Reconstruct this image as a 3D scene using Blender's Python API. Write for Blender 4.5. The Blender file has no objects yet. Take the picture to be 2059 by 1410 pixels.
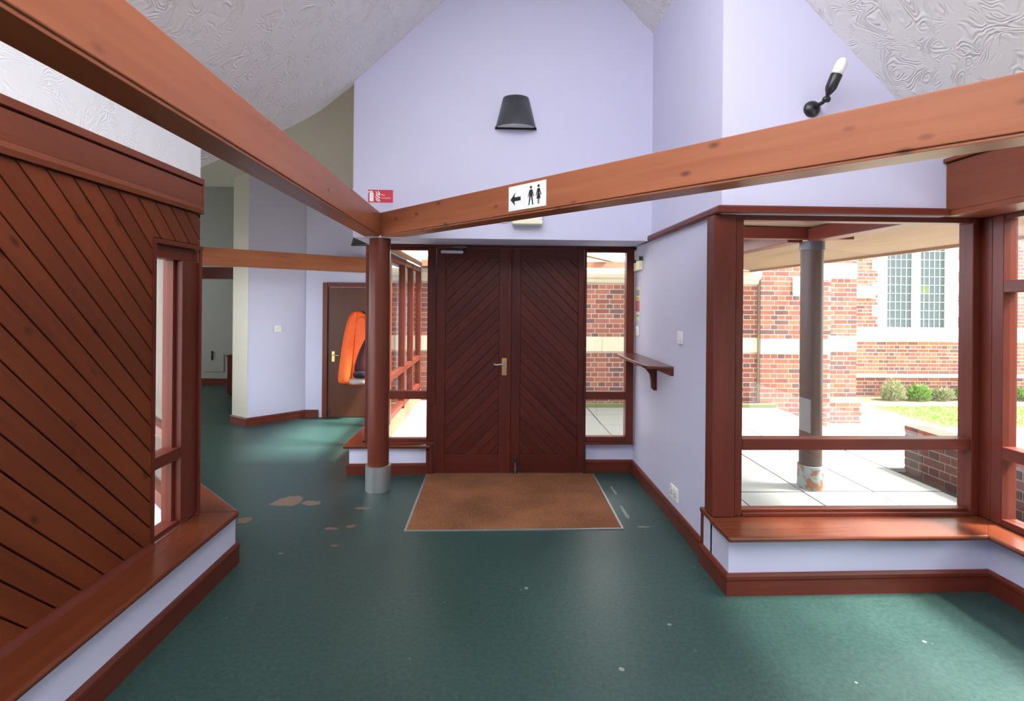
import bpy, bmesh, math, random
from mathutils import Vector, Matrix
random.seed(7)
S = bpy.context.scene
C = S.collection
PI = math.pi

# ------------------------------------------------------------------ camera
cam = bpy.data.cameras.new('camera')
cam.sensor_width = 36; cam.lens = 36*1050/2059
cam.shift_y = -(705-609.3)/2059
cam.clip_start = .02
co = bpy.data.objects.new('camera', cam); C.objects.link(co)
roll, yaw = math.radians(.5), math.atan(34.5/1050)
cr, sr, cy_, sy_ = math.cos(roll), math.sin(roll), math.cos(yaw), math.sin(yaw)
R_ = Vector((cr*cy_, -cr*sy_, sr)); U_ = Vector((-sr*cy_, sr*sy_, cr)); B_ = Vector((-sy_, -cy_, 0))
M = Matrix(((R_.x, U_.x, B_.x, 0), (R_.y, U_.y, B_.y, 0), (R_.z, U_.z, B_.z, 1.55), (0, 0, 0, 1)))
co.matrix_world = M
S.camera = co

# ------------------------------------------------------------------ world, lights, exposure
W = bpy.data.worlds.new('sky'); S.world = W; W.use_nodes = True
wn = W.node_tree.nodes; wl = W.node_tree.links
bg = wn['Background']
tc = wn.new('ShaderNodeTexCoord'); sx = wn.new('ShaderNodeSeparateXYZ'); rp = wn.new('ShaderNodeValToRGB')
wl.new(tc.outputs['Generated'], sx.inputs[0]); wl.new(sx.outputs['Z'], rp.inputs[0]); wl.new(rp.outputs[0], bg.inputs[0])
rp.color_ramp.elements[0].color = (.86, .90, .97, 1); rp.color_ramp.elements[1].color = (1, 1, 1, 1)
SKY = 5.6
bg.inputs[1].default_value = SKY
sun = bpy.data.lights.new('hazy_sun', 'SUN'); sun.energy = 22; sun.angle = math.radians(11); sun.color = (1, .96, .90)
so = bpy.data.objects.new('hazy_sun', sun); C.objects.link(so); so.rotation_euler = Vector((-1, .16, -1.34)).to_track_quat('-Z', 'Y').to_euler()
S.view_settings.view_transform = 'Standard'; S.view_settings.look = 'None'
S.view_settings.exposure = 0.16; S.view_settings.gamma = 1; S.view_settings.use_curve_mapping = False
try:
    S.cycles.max_bounces = 12; S.cycles.diffuse_bounces = 6; S.cycles.transparent_max_bounces = 16
    S.cycles.sample_clamp_indirect = 8
except Exception: pass

# ------------------------------------------------------------------ materials
def nt(name):
    m = bpy.data.materials.new(name); m.use_nodes = True
    n = m.node_tree.nodes; l = m.node_tree.links
    return m, n, l, n['Principled BSDF']
def plain(name, col, rough=.6, metal=0, spec=None):
    m, n, l, b = nt(name)
    b.inputs['Base Color'].default_value = (*col, 1); b.inputs['Roughness'].default_value = rough; b.inputs['Metallic'].default_value = metal
    if spec is not None: b.inputs['Specular IOR Level'].default_value = spec
    # faint mottling keeps it from looking like plastic
    t = n.new('ShaderNodeTexCoord'); z = n.new('ShaderNodeTexNoise'); z.inputs['Scale'].default_value = 30; z.inputs['Detail'].default_value = 4
    h = n.new('ShaderNodeHueSaturation'); h.inputs['Color'].default_value = (*col, 1)
    mr = n.new('ShaderNodeMapRange'); mr.inputs['To Min'].default_value = .9; mr.inputs['To Max'].default_value = 1.1
    l.new(t.outputs['Object'], z.inputs['Vector']); l.new(z.outputs[0], mr.inputs[0]); l.new(mr.outputs[0], h.inputs['Value']); l.new(h.outputs[0], b.inputs['Base Color'])
    return m
def wood(name, c1, c2, rot=(0, 0, 0), along='x', rough=.38, coat=.15, knots=False, var=.12):
    m, n, l, b = nt(name)
    t = n.new('ShaderNodeTexCoord'); mp = n.new('ShaderNodeMapping'); mp.vector_type = 'TEXTURE'
    mp.inputs['Rotation'].default_value = rot
    l.new(t.outputs['Object'], mp.inputs['Vector'])
    m2 = n.new('ShaderNodeMapping'); l.new(mp.outputs[0], m2.inputs['Vector'])
    s = {'x': (1.2, 26, 26), 'y': (26, 1.2, 26), 'z': (26, 26, 1.2)}[along]
    m2.inputs['Scale'].default_value = s
    z = n.new('ShaderNodeTexNoise'); z.inputs['Scale'].default_value = 1.0; z.inputs['Detail'].default_value = 6; z.inputs['Distortion'].default_value = .6
    l.new(m2.outputs[0], z.inputs['Vector'])
    m3 = n.new('ShaderNodeMapping'); l.new(mp.outputs[0], m3.inputs['Vector']); m3.inputs['Scale'].default_value = tuple(v*.14 if v > 2 else v*.8 for v in s)
    z2 = n.new('ShaderNodeTexNoise'); z2.inputs['Scale'].default_value = 1; z2.inputs['Detail'].default_value = 3; l.new(m3.outputs[0], z2.inputs['Vector'])
    r = n.new('ShaderNodeValToRGB'); r.color_ramp.elements[0].position = .3; r.color_ramp.elements[1].position = .72
    r.color_ramp.elements[0].color = (*c2, 1); r.color_ramp.elements[1].color = (*c1, 1)
    a = n.new('ShaderNodeMath'); a.operation = 'ADD'; h1 = n.new('ShaderNodeMath'); h1.operation = 'MULTIPLY'; h1.inputs[1].default_value = .55
    h2 = n.new('ShaderNodeMath'); h2.operation = 'MULTIPLY'; h2.inputs[1].default_value = .45
    l.new(z.outputs[0], h1.inputs[0]); l.new(z2.outputs[0], h2.inputs[0]); l.new(h1.outputs[0], a.inputs[0]); l.new(h2.outputs[0], a.inputs[1]); l.new(a.outputs[0], r.inputs[0])
    oi = n.new('ShaderNodeObjectInfo'); mr = n.new('ShaderNodeMapRange'); mr.inputs['To Min'].default_value = 1-var; mr.inputs['To Max'].default_value = 1+var
    l.new(oi.outputs['Random'], mr.inputs[0])
    hs = n.new('ShaderNodeHueSaturation'); l.new(mr.outputs[0], hs.inputs['Value']); l.new(r.outputs[0], hs.inputs['Color'])
    out = hs.outputs[0]
    if knots:
        v = n.new('ShaderNodeTexVoronoi'); v.inputs['Scale'].default_value = 1
        m4 = n.new('ShaderNodeMapping'); l.new(mp.outputs[0], m4.inputs['Vector']); m4.inputs['Scale'].default_value = {'x': (4.5, 9, 9), 'y': (9, 4.5, 9), 'z': (9, 9, 4.5)}[along]
        l.new(m4.outputs[0], v.inputs['Vector'])
        kr = n.new('ShaderNodeMapRange'); kr.inputs['From Min'].default_value = .05; kr.inputs['From Max'].default_value = .16; l.new(v.outputs['Distance'], kr.inputs[0])
        kr.inputs['To Min'].default_value = .75; kr.inputs['To Max'].default_value = 0
        mx = n.new('ShaderNodeMix'); mx.data_type = 'RGBA'; l.new(kr.outputs[0], mx.inputs['Factor']); l.new(out, mx.inputs['A']); mx.inputs['B'].default_value = (c2[0]*.22, c2[1]*.2, c2[2]*.3, 1)
        out = mx.outputs['Result']
    l.new(out, b.inputs['Base Color'])
    b.inputs['Roughness'].default_value = rough; b.inputs['Specular IOR Level'].default_value = .22+coat*.5; b.inputs['Coat Weight'].default_value = 0
    bp = n.new('ShaderNodeBump'); bp.inputs['Strength'].default_value = .12; bp.inputs['Distance'].default_value = .002
    l.new(z.outputs[0], bp.inputs['Height']); l.new(bp.outputs[0], b.inputs['Normal'])
    return m
OR1, OR2 = (.40, .138, .064), (.29, .088, .040)       # orange stained beams
MA1, MA2 = (.150, .030, .017), (.095, .018, .011)       # mahogany joinery
BD1, BD2 = (.195, .044, .0135), (.115, .023, .008)      # dark boarding
DK1, DK2 = (.100, .016, .009), (.058, .010, .007)     # door leaves
SD1, SD2 = (.150, .035, .014), (.098, .021, .009)       # ledges
M_beamY = wood('beam_wood_along_y', OR1, OR2, along='y', knots=True)
M_beamX = wood('beam_wood_along_x', OR1, OR2, along='x')
M_beamR = wood('beam_wood_right', OR1, OR2, rot=(0, 0, -math.atan2(.7295, .6839)), along='x', knots=True)
M_beamB = wood('beam_wood_rear', OR1, OR2, rot=(0, 0, PI/4), along='x')
M_mahX = wood('joinery_wood_x', MA1, MA2, along='x'); M_mahY = wood('joinery_wood_y', MA1, MA2, along='y'); M_mahZ = wood('joinery_wood_z', MA1, MA2, along='z')
M_mahD = wood('joinery_wood_diagonal', MA1, MA2, rot=(0, 0, 3*PI/4), along='x')
M_postZ = wood('post_wood', (.150, .032, .016), (.098, .020, .011), along='z')
M_board = wood('boarding_wood', BD1, BD2, rot=(-PI/4, 0, 0), along='y', knots=True, rough=.45, var=.16)
M_fasY = wood('fascia_wood', (.22, .060, .025), (.155, .038, .017), along='y')
M_doorZ = wood('door_wood_upright', DK1, DK2, along='z'); M_doorX = wood('door_wood_rail', DK1, DK2, along='x')
M_doorL = wood('door_board_rising', DK1, DK2, rot=(0, -PI/4, 0), along='x', rough=.4); M_doorR = wood('door_board_falling', DK1, DK2, rot=(0, PI/4, 0), along='x', rough=.4)
M_sillX = wood('ledge_wood_x', SD1, SD2, along='x', rough=.25, coat=.5); M_sillY = wood('ledge_wood_y', SD1, SD2, along='y', rough=.25, coat=.5)
M_sillD = wood('ledge_wood_diagonal', SD1, SD2, rot=(0, 0, 3*PI/4), along='x', rough=.25, coat=.5)
M_rear = wood('plain_door_wood', (.125, .038, .016), (.09, .026, .011), along='z', rough=.4)
M_weath = wood('weathered_timber', (.42, .27, .19), (.30, .17, .12), along='y', rough=.7, coat=0)
M_soffit = wood('canopy_ply', (.36, .24, .16), (.28, .18, .115), along='y', rough=.7, coat=0)
M_weathX = wood('weathered_timber_x', (.60, .30, .18), (.45, .20, .12), along='x', rough=.7, coat=0)

def paint(name, col, rough=.55, bump=.05):
    m, n, l, b = nt(name)
    t = n.new('ShaderNodeTexCoord'); z = n.new('ShaderNodeTexNoise'); z.inputs['Scale'].default_value = 160; z.inputs['Detail'].default_value = 3
    l.new(t.outputs['Object'], z.inputs['Vector'])
    z2 = n.new('ShaderNodeTexNoise'); z2.inputs['Scale'].default_value = 1.3; z2.inputs['Detail'].default_value = 3; l.new(t.outputs['Object'], z2.inputs['Vector'])
    mr = n.new('ShaderNodeMapRange'); mr.inputs['To Min'].default_value = .96; mr.inputs['To Max'].default_value = 1.03; l.new(z2.outputs[0], mr.inputs[0])
    hs = n.new('ShaderNodeHueSaturation'); hs.inputs['Color'].default_value = (*col, 1); l.new(mr.outputs[0], hs.inputs['Value']); l.new(hs.outputs[0], b.inputs['Base Color'])
    b.inputs['Roughness'].default_value = rough
    bp = n.new('ShaderNodeBump'); bp.inputs['Strength'].default_value = bump*4; bp.inputs['Distance'].default_value = .001
    l.new(z.outputs[0], bp.inputs['Height']); l.new(bp.outputs[0], b.inputs['Normal'])
    return m
M_lilac = paint('lilac_paint', (.62, .615, .80))
M_cream = paint('cream_paint', (.64, .60, .51))
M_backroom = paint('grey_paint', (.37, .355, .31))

def artex(name, col, strength=.55, scale=5.0):
    m, n, l, b = nt(name)
    t = n.new('ShaderNodeTexCoord')
    nz = n.new('ShaderNodeTexNoise'); nz.inputs['Scale'].default_value = scale; nz.inputs['Detail'].default_value = 1.5; nz.inputs['Distortion'].default_value = 1.2
    l.new(t.outputs['Object'], nz.inputs['Vector'])
    # contour-like ridges of a swirling trowel
    mul = n.new('ShaderNodeMath'); mul.operation = 'MULTIPLY'; mul.inputs[1].default_value = 105; l.new(nz.outputs[0], mul.inputs[0])
    sn = n.new('ShaderNodeMath'); sn.operation = 'SINE'; l.new(mul.outputs[0], sn.inputs[0])
    pk = n.new('ShaderNodeTexNoise'); pk.inputs['Scale'].default_value = 11; pk.inputs['Detail'].default_value = 2; l.new(t.outputs['Object'], pk.inputs['Vector'])
    pr = n.new('ShaderNodeMapRange'); pr.inputs['From Min'].default_value = .42; pr.inputs['From Max'].default_value = .68; l.new(pk.outputs[0], pr.inputs[0])
    mm = n.new('ShaderNodeMath'); mm.operation = 'MULTIPLY'; l.new(sn.outputs[0], mm.inputs[0]); l.new(pr.outputs[0], mm.inputs[1])
    bp = n.new('ShaderNodeBump'); bp.inputs['Strength'].default_value = strength; bp.inputs['Distance'].default_value = .006
    l.new(mm.outputs[0], bp.inputs['Height']); l.new(bp.outputs[0], b.inputs['Normal'])
    b.inputs['Base Color'].default_value = (*col, 1); b.inputs['Roughness'].default_value = .6
    return m
M_artex = artex('swirled_plaster', (.80, .79, .79))
M_artexW = artex('white_swirled_plaster', (.84, .85, .88), .25, 7)

def floor_mat():
    m, n, l, b = nt('green_sheet_floor')
    t = n.new('ShaderNodeTexCoord')
    z = n.new('ShaderNodeTexNoise'); z.inputs['Scale'].default_value = 45; z.inputs['Detail'].default_value = 8; z.inputs['Roughness'].default_value = .7; l.new(t.outputs['Object'], z.inputs['Vector'])
    z2 = n.new('ShaderNodeTexNoise'); z2.inputs['Scale'].default_value = 1.1; z2.inputs['Detail'].default_value = 5; l.new(t.outputs['Object'], z2.inputs['Vector'])
    r = n.new('ShaderNodeValToRGB'); r.color_ramp.elements[0].position = .36; r.color_ramp.elements[1].position = .66
    r.color_ramp.elements[0].color = (.015, .041, .037, 1); r.color_ramp.elements[1].color = (.031, .076, .066, 1)
    r2 = n.new('ShaderNodeValToRGB'); r2.color_ramp.elements[0].position = .35; r2.color_ramp.elements[1].position = .7
    r2.color_ramp.elements[0].color = (.82, .82, .82, 1); r2.color_ramp.elements[1].color = (1.12, 1.12, 1.12, 1)
    l.new(z.outputs[0], r.inputs[0]); l.new(z2.outputs[0], r2.inputs[0])
    mx = n.new('ShaderNodeMix'); mx.data_type = 'RGBA'; mx.blend_type = 'MULTIPLY'; mx.inputs['Factor'].default_value = 1
    l.new(r.outputs[0], mx.inputs['A']); l.new(r2.outputs[0], mx.inputs['B'])
    out = mx.outputs['Result']
    sp = n.new('ShaderNodeSeparateXYZ'); l.new(t.outputs['Object'], sp.inputs[0])
    dn = n.new('ShaderNodeTexNoise'); dn.inputs['Scale'].default_value = 14; dn.inputs['Detail'].default_value = 4; l.new(t.outputs['Object'], dn.inputs['Vector'])
    # worn patches where the sheet has gone through: (x, y, rx, ry, colour)
    RD = (.20, .115, .075); WH = (.26, .29, .23)
    for (x, y, rx, ry, c) in [(-1.58, 4.10, .13, .11, RD), (-1.40, 4.06, .085, .055, RD), (-.99, 3.95, .075, .022, RD), (-1.10, 3.60, .05, .022, RD), (-.98, 3.63, .04, .03, RD),
                              (-1.75, 3.75, .06, .05, RD), (-1.0, 3.35, .03, .015, RD), (.184, 2.834, .010, .012, WH), (1.06, 3.60, .06, .012, WH), (.98, 3.85, .015, .12, WH), (1.0, 4.3, .012, .1, WH),
                              (2.0, 2.35, .011, .009, WH), (.55, 2.2, .012, .012, WH), (.86, 2.5, .012, .010, WH), (1.5, 2.1, .01, .01, WH), (-1.3, 3.25, .02, .012, WH)]:
        a = n.new('ShaderNodeMath'); a.operation = 'SUBTRACT'; a.inputs[1].default_value = x; l.new(sp.outputs['X'], a.inputs[0])
        a2 = n.new('ShaderNodeMath'); a2.operation = 'DIVIDE'; a2.inputs[1].default_value = rx; l.new(a.outputs[0], a2.inputs[0])
        c_ = n.new('ShaderNodeMath'); c_.operation = 'SUBTRACT'; c_.inputs[1].default_value = y; l.new(sp.outputs['Y'], c_.inputs[0])
        c2 = n.new('ShaderNodeMath'); c2.operation = 'DIVIDE'; c2.inputs[1].default_value = ry; l.new(c_.outputs[0], c2.inputs[0])
        p = n.new('ShaderNodeVectorMath'); p.operation = 'LENGTH'; cb = n.new('ShaderNodeCombineXYZ'); l.new(a2.outputs[0], cb.inputs[0]); l.new(c2.outputs[0], cb.inputs[1]); l.new(cb.outputs[0], p.inputs[0])
        ad = n.new('ShaderNodeMath'); ad.operation = 'MULTIPLY_ADD'; l.new(dn.outputs[0], ad.inputs[0]); ad.inputs[1].default_value = 1.8; l.new(p.outputs['Value'], ad.inputs[2])
        k = n.new('ShaderNodeMapRange'); k.inputs['From Min'].default_value = 1.72; k.inputs['From Max'].default_value = 1.86; k.inputs['To Min'].default_value = .8; k.inputs['To Max'].default_value = 0
        l.new(ad.outputs[0], k.inputs[0])
        q = n.new('ShaderNodeMix'); q.data_type = 'RGBA'; l.new(k.outputs[0], q.inputs['Factor']); l.new(out, q.inputs['A']); q.inputs['B'].default_value = (*c, 1)
        out = q.outputs['Result']
    # sparse pale specks
    v = n.new('ShaderNodeTexVoronoi'); v.inputs['Scale'].default_value = 5.5; l.new(t.outputs['Object'], v.inputs['Vector'])
    k = n.new('ShaderNodeMapRange'); k.inputs['From Min'].default_value = .018; k.inputs['From Max'].default_value = .05; k.inputs['To Min'].default_value = .35; k.inputs['To Max'].default_value = 0; l.new(v.outputs['Distance'], k.inputs[0])
    q = n.new('ShaderNodeMix'); q.data_type = 'RGBA'; l.new(k.outputs[0], q.inputs['Factor']); l.new(out, q.inputs['A']); q.inputs['B'].default_value = (.3, .33, .26, 1)
    l.new(q.outputs['Result'], b.inputs['Base Color'])
    rr = n.new('ShaderNodeMapRange'); rr.inputs['To Min'].default_value = .34; rr.inputs['To Max'].default_value = .50; l.new(z2.outputs[0], rr.inputs[0]); l.new(rr.outputs[0], b.inputs['Roughness'])
    bp = n.new('ShaderNodeBump'); bp.inputs['Strength'].default_value = .12; bp.inputs['Distance'].default_value = .002; l.new(z2.outputs[0], bp.inputs['Height']); l.new(bp.outputs[0], b.inputs['Normal'])
    return m
M_floor = floor_mat()

def mat_mat():
    m, n, l, b = nt('coir_matting')
    t = n.new('ShaderNodeTexCoord')
    z = n.new('ShaderNodeTexNoise'); z.inputs['Scale'].default_value = 120; z.inputs['Detail'].default_value = 4; l.new(t.outputs['Object'], z.inputs['Vector'])
    z2 = n.new('ShaderNodeTexNoise'); z2.inputs['Scale'].default_value = 2.2; z2.inputs['Detail'].default_value = 3; l.new(t.outputs['Object'], z2.inputs['Vector'])
    a = n.new('ShaderNodeMath'); a.operation = 'MULTIPLY_ADD'; a.inputs[1].default_value = .6; l.new(z.outputs[0], a.inputs[0]); m2 = n.new('ShaderNodeMath'); m2.operation = 'MULTIPLY'; m2.inputs[1].default_value = .45; l.new(z2.outputs[0], m2.inputs[0]); l.new(m2.outputs[0], a.inputs[2])
    r = n.new('ShaderNodeValToRGB'); r.color_ramp.elements[0].position = .36; r.color_ramp.elements[1].position = .66
    r.color_ramp.elements[0].color = (.115, .050, .026, 1); r.color_ramp.elements[1].color = (.31, .130, .064, 1)
    l.new(a.outputs[0], r.inputs[0]); l.new(r.outputs[0], b.inputs['Base Color']); b.inputs['Roughness'].default_value = .95; b.inputs['Specular IOR Level'].default_value = .1
    bp = n.new('ShaderNodeBump'); bp.inputs['Strength'].default_value = .6; bp.inputs['Distance'].default_value = .004; l.new(z.outputs[0], bp.inputs['Height']); l.new(bp.outputs[0], b.inputs['Normal'])
    return m
M_coir = mat_mat()

def glass_mat():
    m = bpy.data.materials.new('window_glass'); m.use_nodes = True; n = m.node_tree.nodes; l = m.node_tree.links; n.clear()
    o = n.new('ShaderNodeOutputMaterial'); mx = n.new('ShaderNodeMixShader'); tr = n.new('ShaderNodeBsdfTransparent'); gl = n.new('ShaderNodeBsdfGlossy')
    tr.inputs[0].default_value = (.96, .98, .97, 1); gl.inputs['Roughness'].default_value = .01
    lw_ = n.new('ShaderNodeLayerWeight'); lw_.inputs['Blend'].default_value = .5       # Schlick's law, the same from both faces
    p5 = n.new('ShaderNodeMath'); p5.operation = 'POWER'; p5.inputs[1].default_value = 5; l.new(lw_.outputs['Facing'], p5.inputs[0])
    f = n.new('ShaderNodeMath'); f.operation = 'MULTIPLY_ADD'; f.inputs[1].default_value = .95; f.inputs[2].default_value = .022; l.new(p5.outputs[0], f.inputs[0])
    l.new(f.outputs[0], mx.inputs[0]); l.new(tr.outputs[0], mx.inputs[1]); l.new(gl.outputs[0], mx.inputs[2]); l.new(mx.outputs[0], o.inputs[0])
    return m
M_glass = glass_mat()
def opal():
    m = bpy.data.materials.new('opal_rooflight'); m.use_nodes = True; n = m.node_tree.nodes; l = m.node_tree.links; n.clear()
    o = n.new('ShaderNodeOutputMaterial'); t = n.new('ShaderNodeBsdfTranslucent'); t.inputs[0].default_value = (.93, .94, .95, 1); l.new(t.outputs[0], o.inputs[0]); return m
M_opal = opal()

def brick_mat(name, cols, dirt=0.0):
    m, n, l, b = nt(name)
    oi = n.new('ShaderNodeObjectInfo'); ge = n.new('ShaderNodeNewGeometry')
    a = n.new('ShaderNodeMath'); a.operation = 'ADD'; l.new(oi.outputs['Random'], a.inputs[0]); l.new(ge.outputs['Random Per Island'], a.inputs[1])
    f = n.new('ShaderNodeMath'); f.operation = 'FRACT'; l.new(a.outputs[0], f.inputs[0])
    r = n.new('ShaderNodeValToRGB'); r.color_ramp.interpolation = 'CONSTANT'
    while len(r.color_ramp.elements) < len(cols): r.color_ramp.elements.new(.5)
    for i, c in enumerate(cols): r.color_ramp.elements[i].position = i/len(cols); r.color_ramp.elements[i].color = (*c, 1)
    l.new(f.outputs[0], r.inputs[0])
    t = n.new('ShaderNodeTexCoord'); z = n.new('ShaderNodeTexNoise'); z.inputs['Scale'].default_value = 22; z.inputs['Detail'].default_value = 5
    l.new(ge.outputs['Position'], z.inputs['Vector'])
    mr = n.new('ShaderNodeMapRange'); mr.inputs['To Min'].default_value = .72; mr.inputs['To Max'].default_value = 1.25; l.new(z.outputs[0], mr.inputs[0])
    hs = n.new('ShaderNodeHueSaturation'); l.new(r.outputs[0], hs.inputs['Color']); l.new(mr.outputs[0], hs.inputs['Value']); l.new(hs.outputs[0], b.inputs['Base Color'])
    b.inputs['Roughness'].default_value = .9
    return m
M_brick = brick_mat('red_brick', [(.24, .085, .06), (.29, .11, .075), (.21, .07, .055), (.34, .125, .075), (.14, .07, .065), (.27, .09, .06)])
M_brickShade = brick_mat('shaded_red_brick', [(.085, .035, .030), (.11, .042, .032), (.07, .034, .030), (.10, .04, .032)])  # shade on the low wall's face is put into these brick colours
M_mortar = plain('mortar', (.50, .44, .37), .95)
M_mortarShade = plain('shaded_mortar', (.20, .17, .15), .95)  # low wall mortar, its shade carried in the colour
M_stone = plain('limestone', (.62, .56, .42), .9)
M_stoneW = plain('pale_limestone', (.75, .70, .58), .9)
M_slab = plain('paving_slab', (.235, .24, .225), .9)
M_joint = plain('joint_soil', (.035, .035, .028), 1)
M_path = plain('pale_path', (.45, .43, .40), .95)
M_soil = plain('soil', (.12, .10, .06), 1)
M_grass = plain('lawn_green', (.16, .30, .05), 1)
M_moss = plain('moss', (.17, .19, .07), 1)
M_leaf = plain('leaf_green', (.16, .26, .07), .8)
M_leaf2 = plain('leaf_grey', (.26, .27, .16), .8)
M_galv = plain('galvanised_steel', (.50, .52, .53), .42, .85)
def rusty():
    m, n, l, b = nt('rusty_galvanised_steel'); t = n.new('ShaderNodeTexCoord'); z = n.new('ShaderNodeTexNoise'); z.inputs['Scale'].default_value = 16; z.inputs['Detail'].default_value = 5
    l.new(t.outputs['Object'], z.inputs['Vector']); r = n.new('ShaderNodeValToRGB'); r.color_ramp.elements[0].position = .5; r.color_ramp.elements[1].position = .6
    r.color_ramp.elements[0].color = (.21, .25, .24, 1); r.color_ramp.elements[1].color = (.20, .09, .045, 1); l.new(z.outputs[0], r.inputs[0]); l.new(r.outputs[0], b.inputs['Base Color']); b.inputs['Roughness'].default_value = .7
    return m
M_galvR = rusty()
M_rust = plain('rust', (.22, .09, .04), .9)
M_brass = plain('brass', (.62, .40, .17), .3, .9)
M_chrome = plain('satin_metal', (.55, .53, .58), .3, .9)
M_black = plain('black_enamel', (.018, .018, .020), .28)
M_char = plain('charcoal_lacquer', (.052, .055, .062), .34)
M_grey = plain('frosted_diffuser', (.72, .72, .72), .5)
M_white = plain('white_plastic', (.82, .82, .80), .35)
M_creamP = plain('cream_plastic', (.90, .87, .62), .4)
M_bulb = plain('opal_glass', (.93, .93, .90), .25)
M_signW = plain('sign_white', (.84, .85, .84), .4)
M_ink = plain('sign_black', (.015, .018, .022), .5)
M_red = plain('sign_red', (.62, .02, .06), .4)
M_orange = plain('hi_vis_orange', (.95, .13, .015), .6)
M_dkcloth = plain('dark_lining', (.05, .008, .012), .9)
M_navy = plain('navy_hem', (.008, .006, .012), .9)
M_reflect = plain('grey_reflective_tape', (.42, .36, .36), .5)
M_lead = plain('lead_came', (.45, .47, .46), .6)
M_pane = plain('leaded_pane', (.075, .095, .10), .3, spec=.25)
M_paneG = plain('greenish_pane', (.12, .15, .06), .3, spec=.25)
M_alum = plain('aluminium_edge', (.35, .36, .37), .4, .6)
M_paperY = plain('notice_cream', (.75, .72, .58), .7); M_paperB = plain('notice_grey', (.30, .33, .36), .7); M_paperO = plain('notice_yellow', (.70, .48, .12), .7)
M_paperP = plain('notice_pink', (.55, .14, .18), .7); M_paperG = plain('notice_green', (.18, .30, .26), .7)

# ------------------------------------------------------------------ mesh helpers
def link(name, bm, mat, parent=None, bevel=0, smooth=False):
    me = bpy.data.meshes.new(name); bmesh.ops.recalc_face_normals(bm, faces=bm.faces[:]); bm.to_mesh(me); bm.free()
    me.materials.append(mat)
    if smooth:
        for p in me.polygons: p.use_smooth = True
    o = bpy.data.objects.new(name, me); C.objects.link(o)
    if parent: o.parent = parent
    if bevel:
        md = o.modifiers.new('edge', 'BEVEL'); md.width = bevel; md.segments = 2; md.limit_method = 'ANGLE'; md.angle_limit = .6
    return o
def addbox(bm, x0, x1, y0, y1, z0, z1):
    v = [bm.verts.new(p) for p in [(x0, y0, z0), (x1, y0, z0), (x1, y1, z0), (x0, y1, z0), (x0, y0, z1), (x1, y0, z1), (x1, y1, z1), (x0, y1, z1)]]
    for f in [(0, 3, 2, 1), (4, 5, 6, 7), (0, 1, 5, 4), (1, 2, 6, 5), (2, 3, 7, 6), (3, 0, 4, 7)]: bm.faces.new([v[i] for i in f])
def box(name, x0, x1, y0, y1, z0, z1, mat, parent=None, bevel=0):
    bm = bmesh.new(); addbox(bm, x0, x1, y0, y1, z0, z1); return link(name, bm, mat, parent, bevel)
def boxes(name, L, mat, parent=None, bevel=0):
    bm = bmesh.new()
    for b in L: addbox(bm, *b)
    return link(name, bm, mat, parent, bevel)
def addprism(bm, pts, d):           # pts: 3D polygon, d: extrusion vector
    d = Vector(d); a = [bm.verts.new(p) for p in pts]; b = [bm.verts.new(Vector(p)+d) for p in pts]; n = len(pts)
    bm.faces.new(a); bm.faces.new(b[::-1])
    for i in range(n): bm.faces.new([a[i], a[(i+1) % n], b[(i+1) % n], b[i]])
def prism(name, pts, d, mat, parent=None, bevel=0):
    bm = bmesh.new(); addprism(bm, pts, d); return link(name, bm, mat, parent, bevel)
def plan(name, pts, z0, z1, mat, parent=None, bevel=0):
    return prism(name, [(x, y, z0) for x, y in pts], (0, 0, z1-z0), mat, parent, bevel)
def addtube(bm, pts, r, seg=10, caps=True):
    pts = [Vector(p) for p in pts]; rings = []
    for i, p in enumerate(pts):
        t = (pts[min(i+1, len(pts)-1)]-pts[max(i-1, 0)]).normalized()
        a = t.orthogonal().normalized() if i == 0 else (u-t*u.dot(t)).normalized()
        u = a; w = t.cross(u); rr = r[i] if isinstance(r, (list, tuple)) else r
        rings.append([bm.verts.new(p+(u*math.cos(2*PI*k/seg)+w*math.sin(2*PI*k/seg))*rr) for k in range(seg)])
    for i in range(len(rings)-1):
        for k in range(seg): bm.faces.new([rings[i][k], rings[i][(k+1) % seg], rings[i+1][(k+1) % seg], rings[i+1][k]])
    if caps: bm.faces.new(rings[0][::-1]); bm.faces.new(rings[-1])
def tube(name, pts, r, mat, parent=None, seg=10, smooth=True):
    bm = bmesh.new(); addtube(bm, pts, r, seg); o = link(name, bm, mat, parent, smooth=smooth)
    md = o.modifiers.new('split', 'EDGE_SPLIT'); md.split_angle = .9
    return o
def sweep(name, path, prof, mat, parent=None, closed=False, bevel=0, ends=None):
    """mitred sweep: path = plan polyline, prof = [(outward offset, z)], outward = left of travel"""
    n = len(path); P = [Vector((x, y)) for x, y in path]; bm = bmesh.new(); rings = []
    for i in range(n):
        d0 = (P[i]-P[i-1]).normalized() if i > 0 else None; d1 = (P[i+1]-P[i]).normalized() if i < n-1 else None
        if d0 is None: d0 = d1
        if d1 is None: d1 = d0
        n0 = Vector((-d0.y, d0.x)); n1 = Vector((-d1.y, d1.x)); m = (n0+n1).normalized(); m = m/max(.2, m.dot(n0))
        rings.append([bm.verts.new((P[i].x+m.x*o, P[i].y+m.y*o, z)) for o, z in prof])
    k = len(prof)
    for i in range(n-1):
        for j in range(k): bm.faces.new([rings[i][j], rings[i][(j+1) % k], rings[i+1][(j+1) % k], rings[i+1][j]])
    bm.faces.new(rings[0][::-1]); bm.faces.new(rings[-1])
    return link(name, bm, mat, parent, bevel)
def tag(o, label, cat, group=None, kind=None):
    o['label'] = label; o['category'] = cat
    if group: o['group'] = group
    if kind: o['kind'] = kind
    return o
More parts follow.
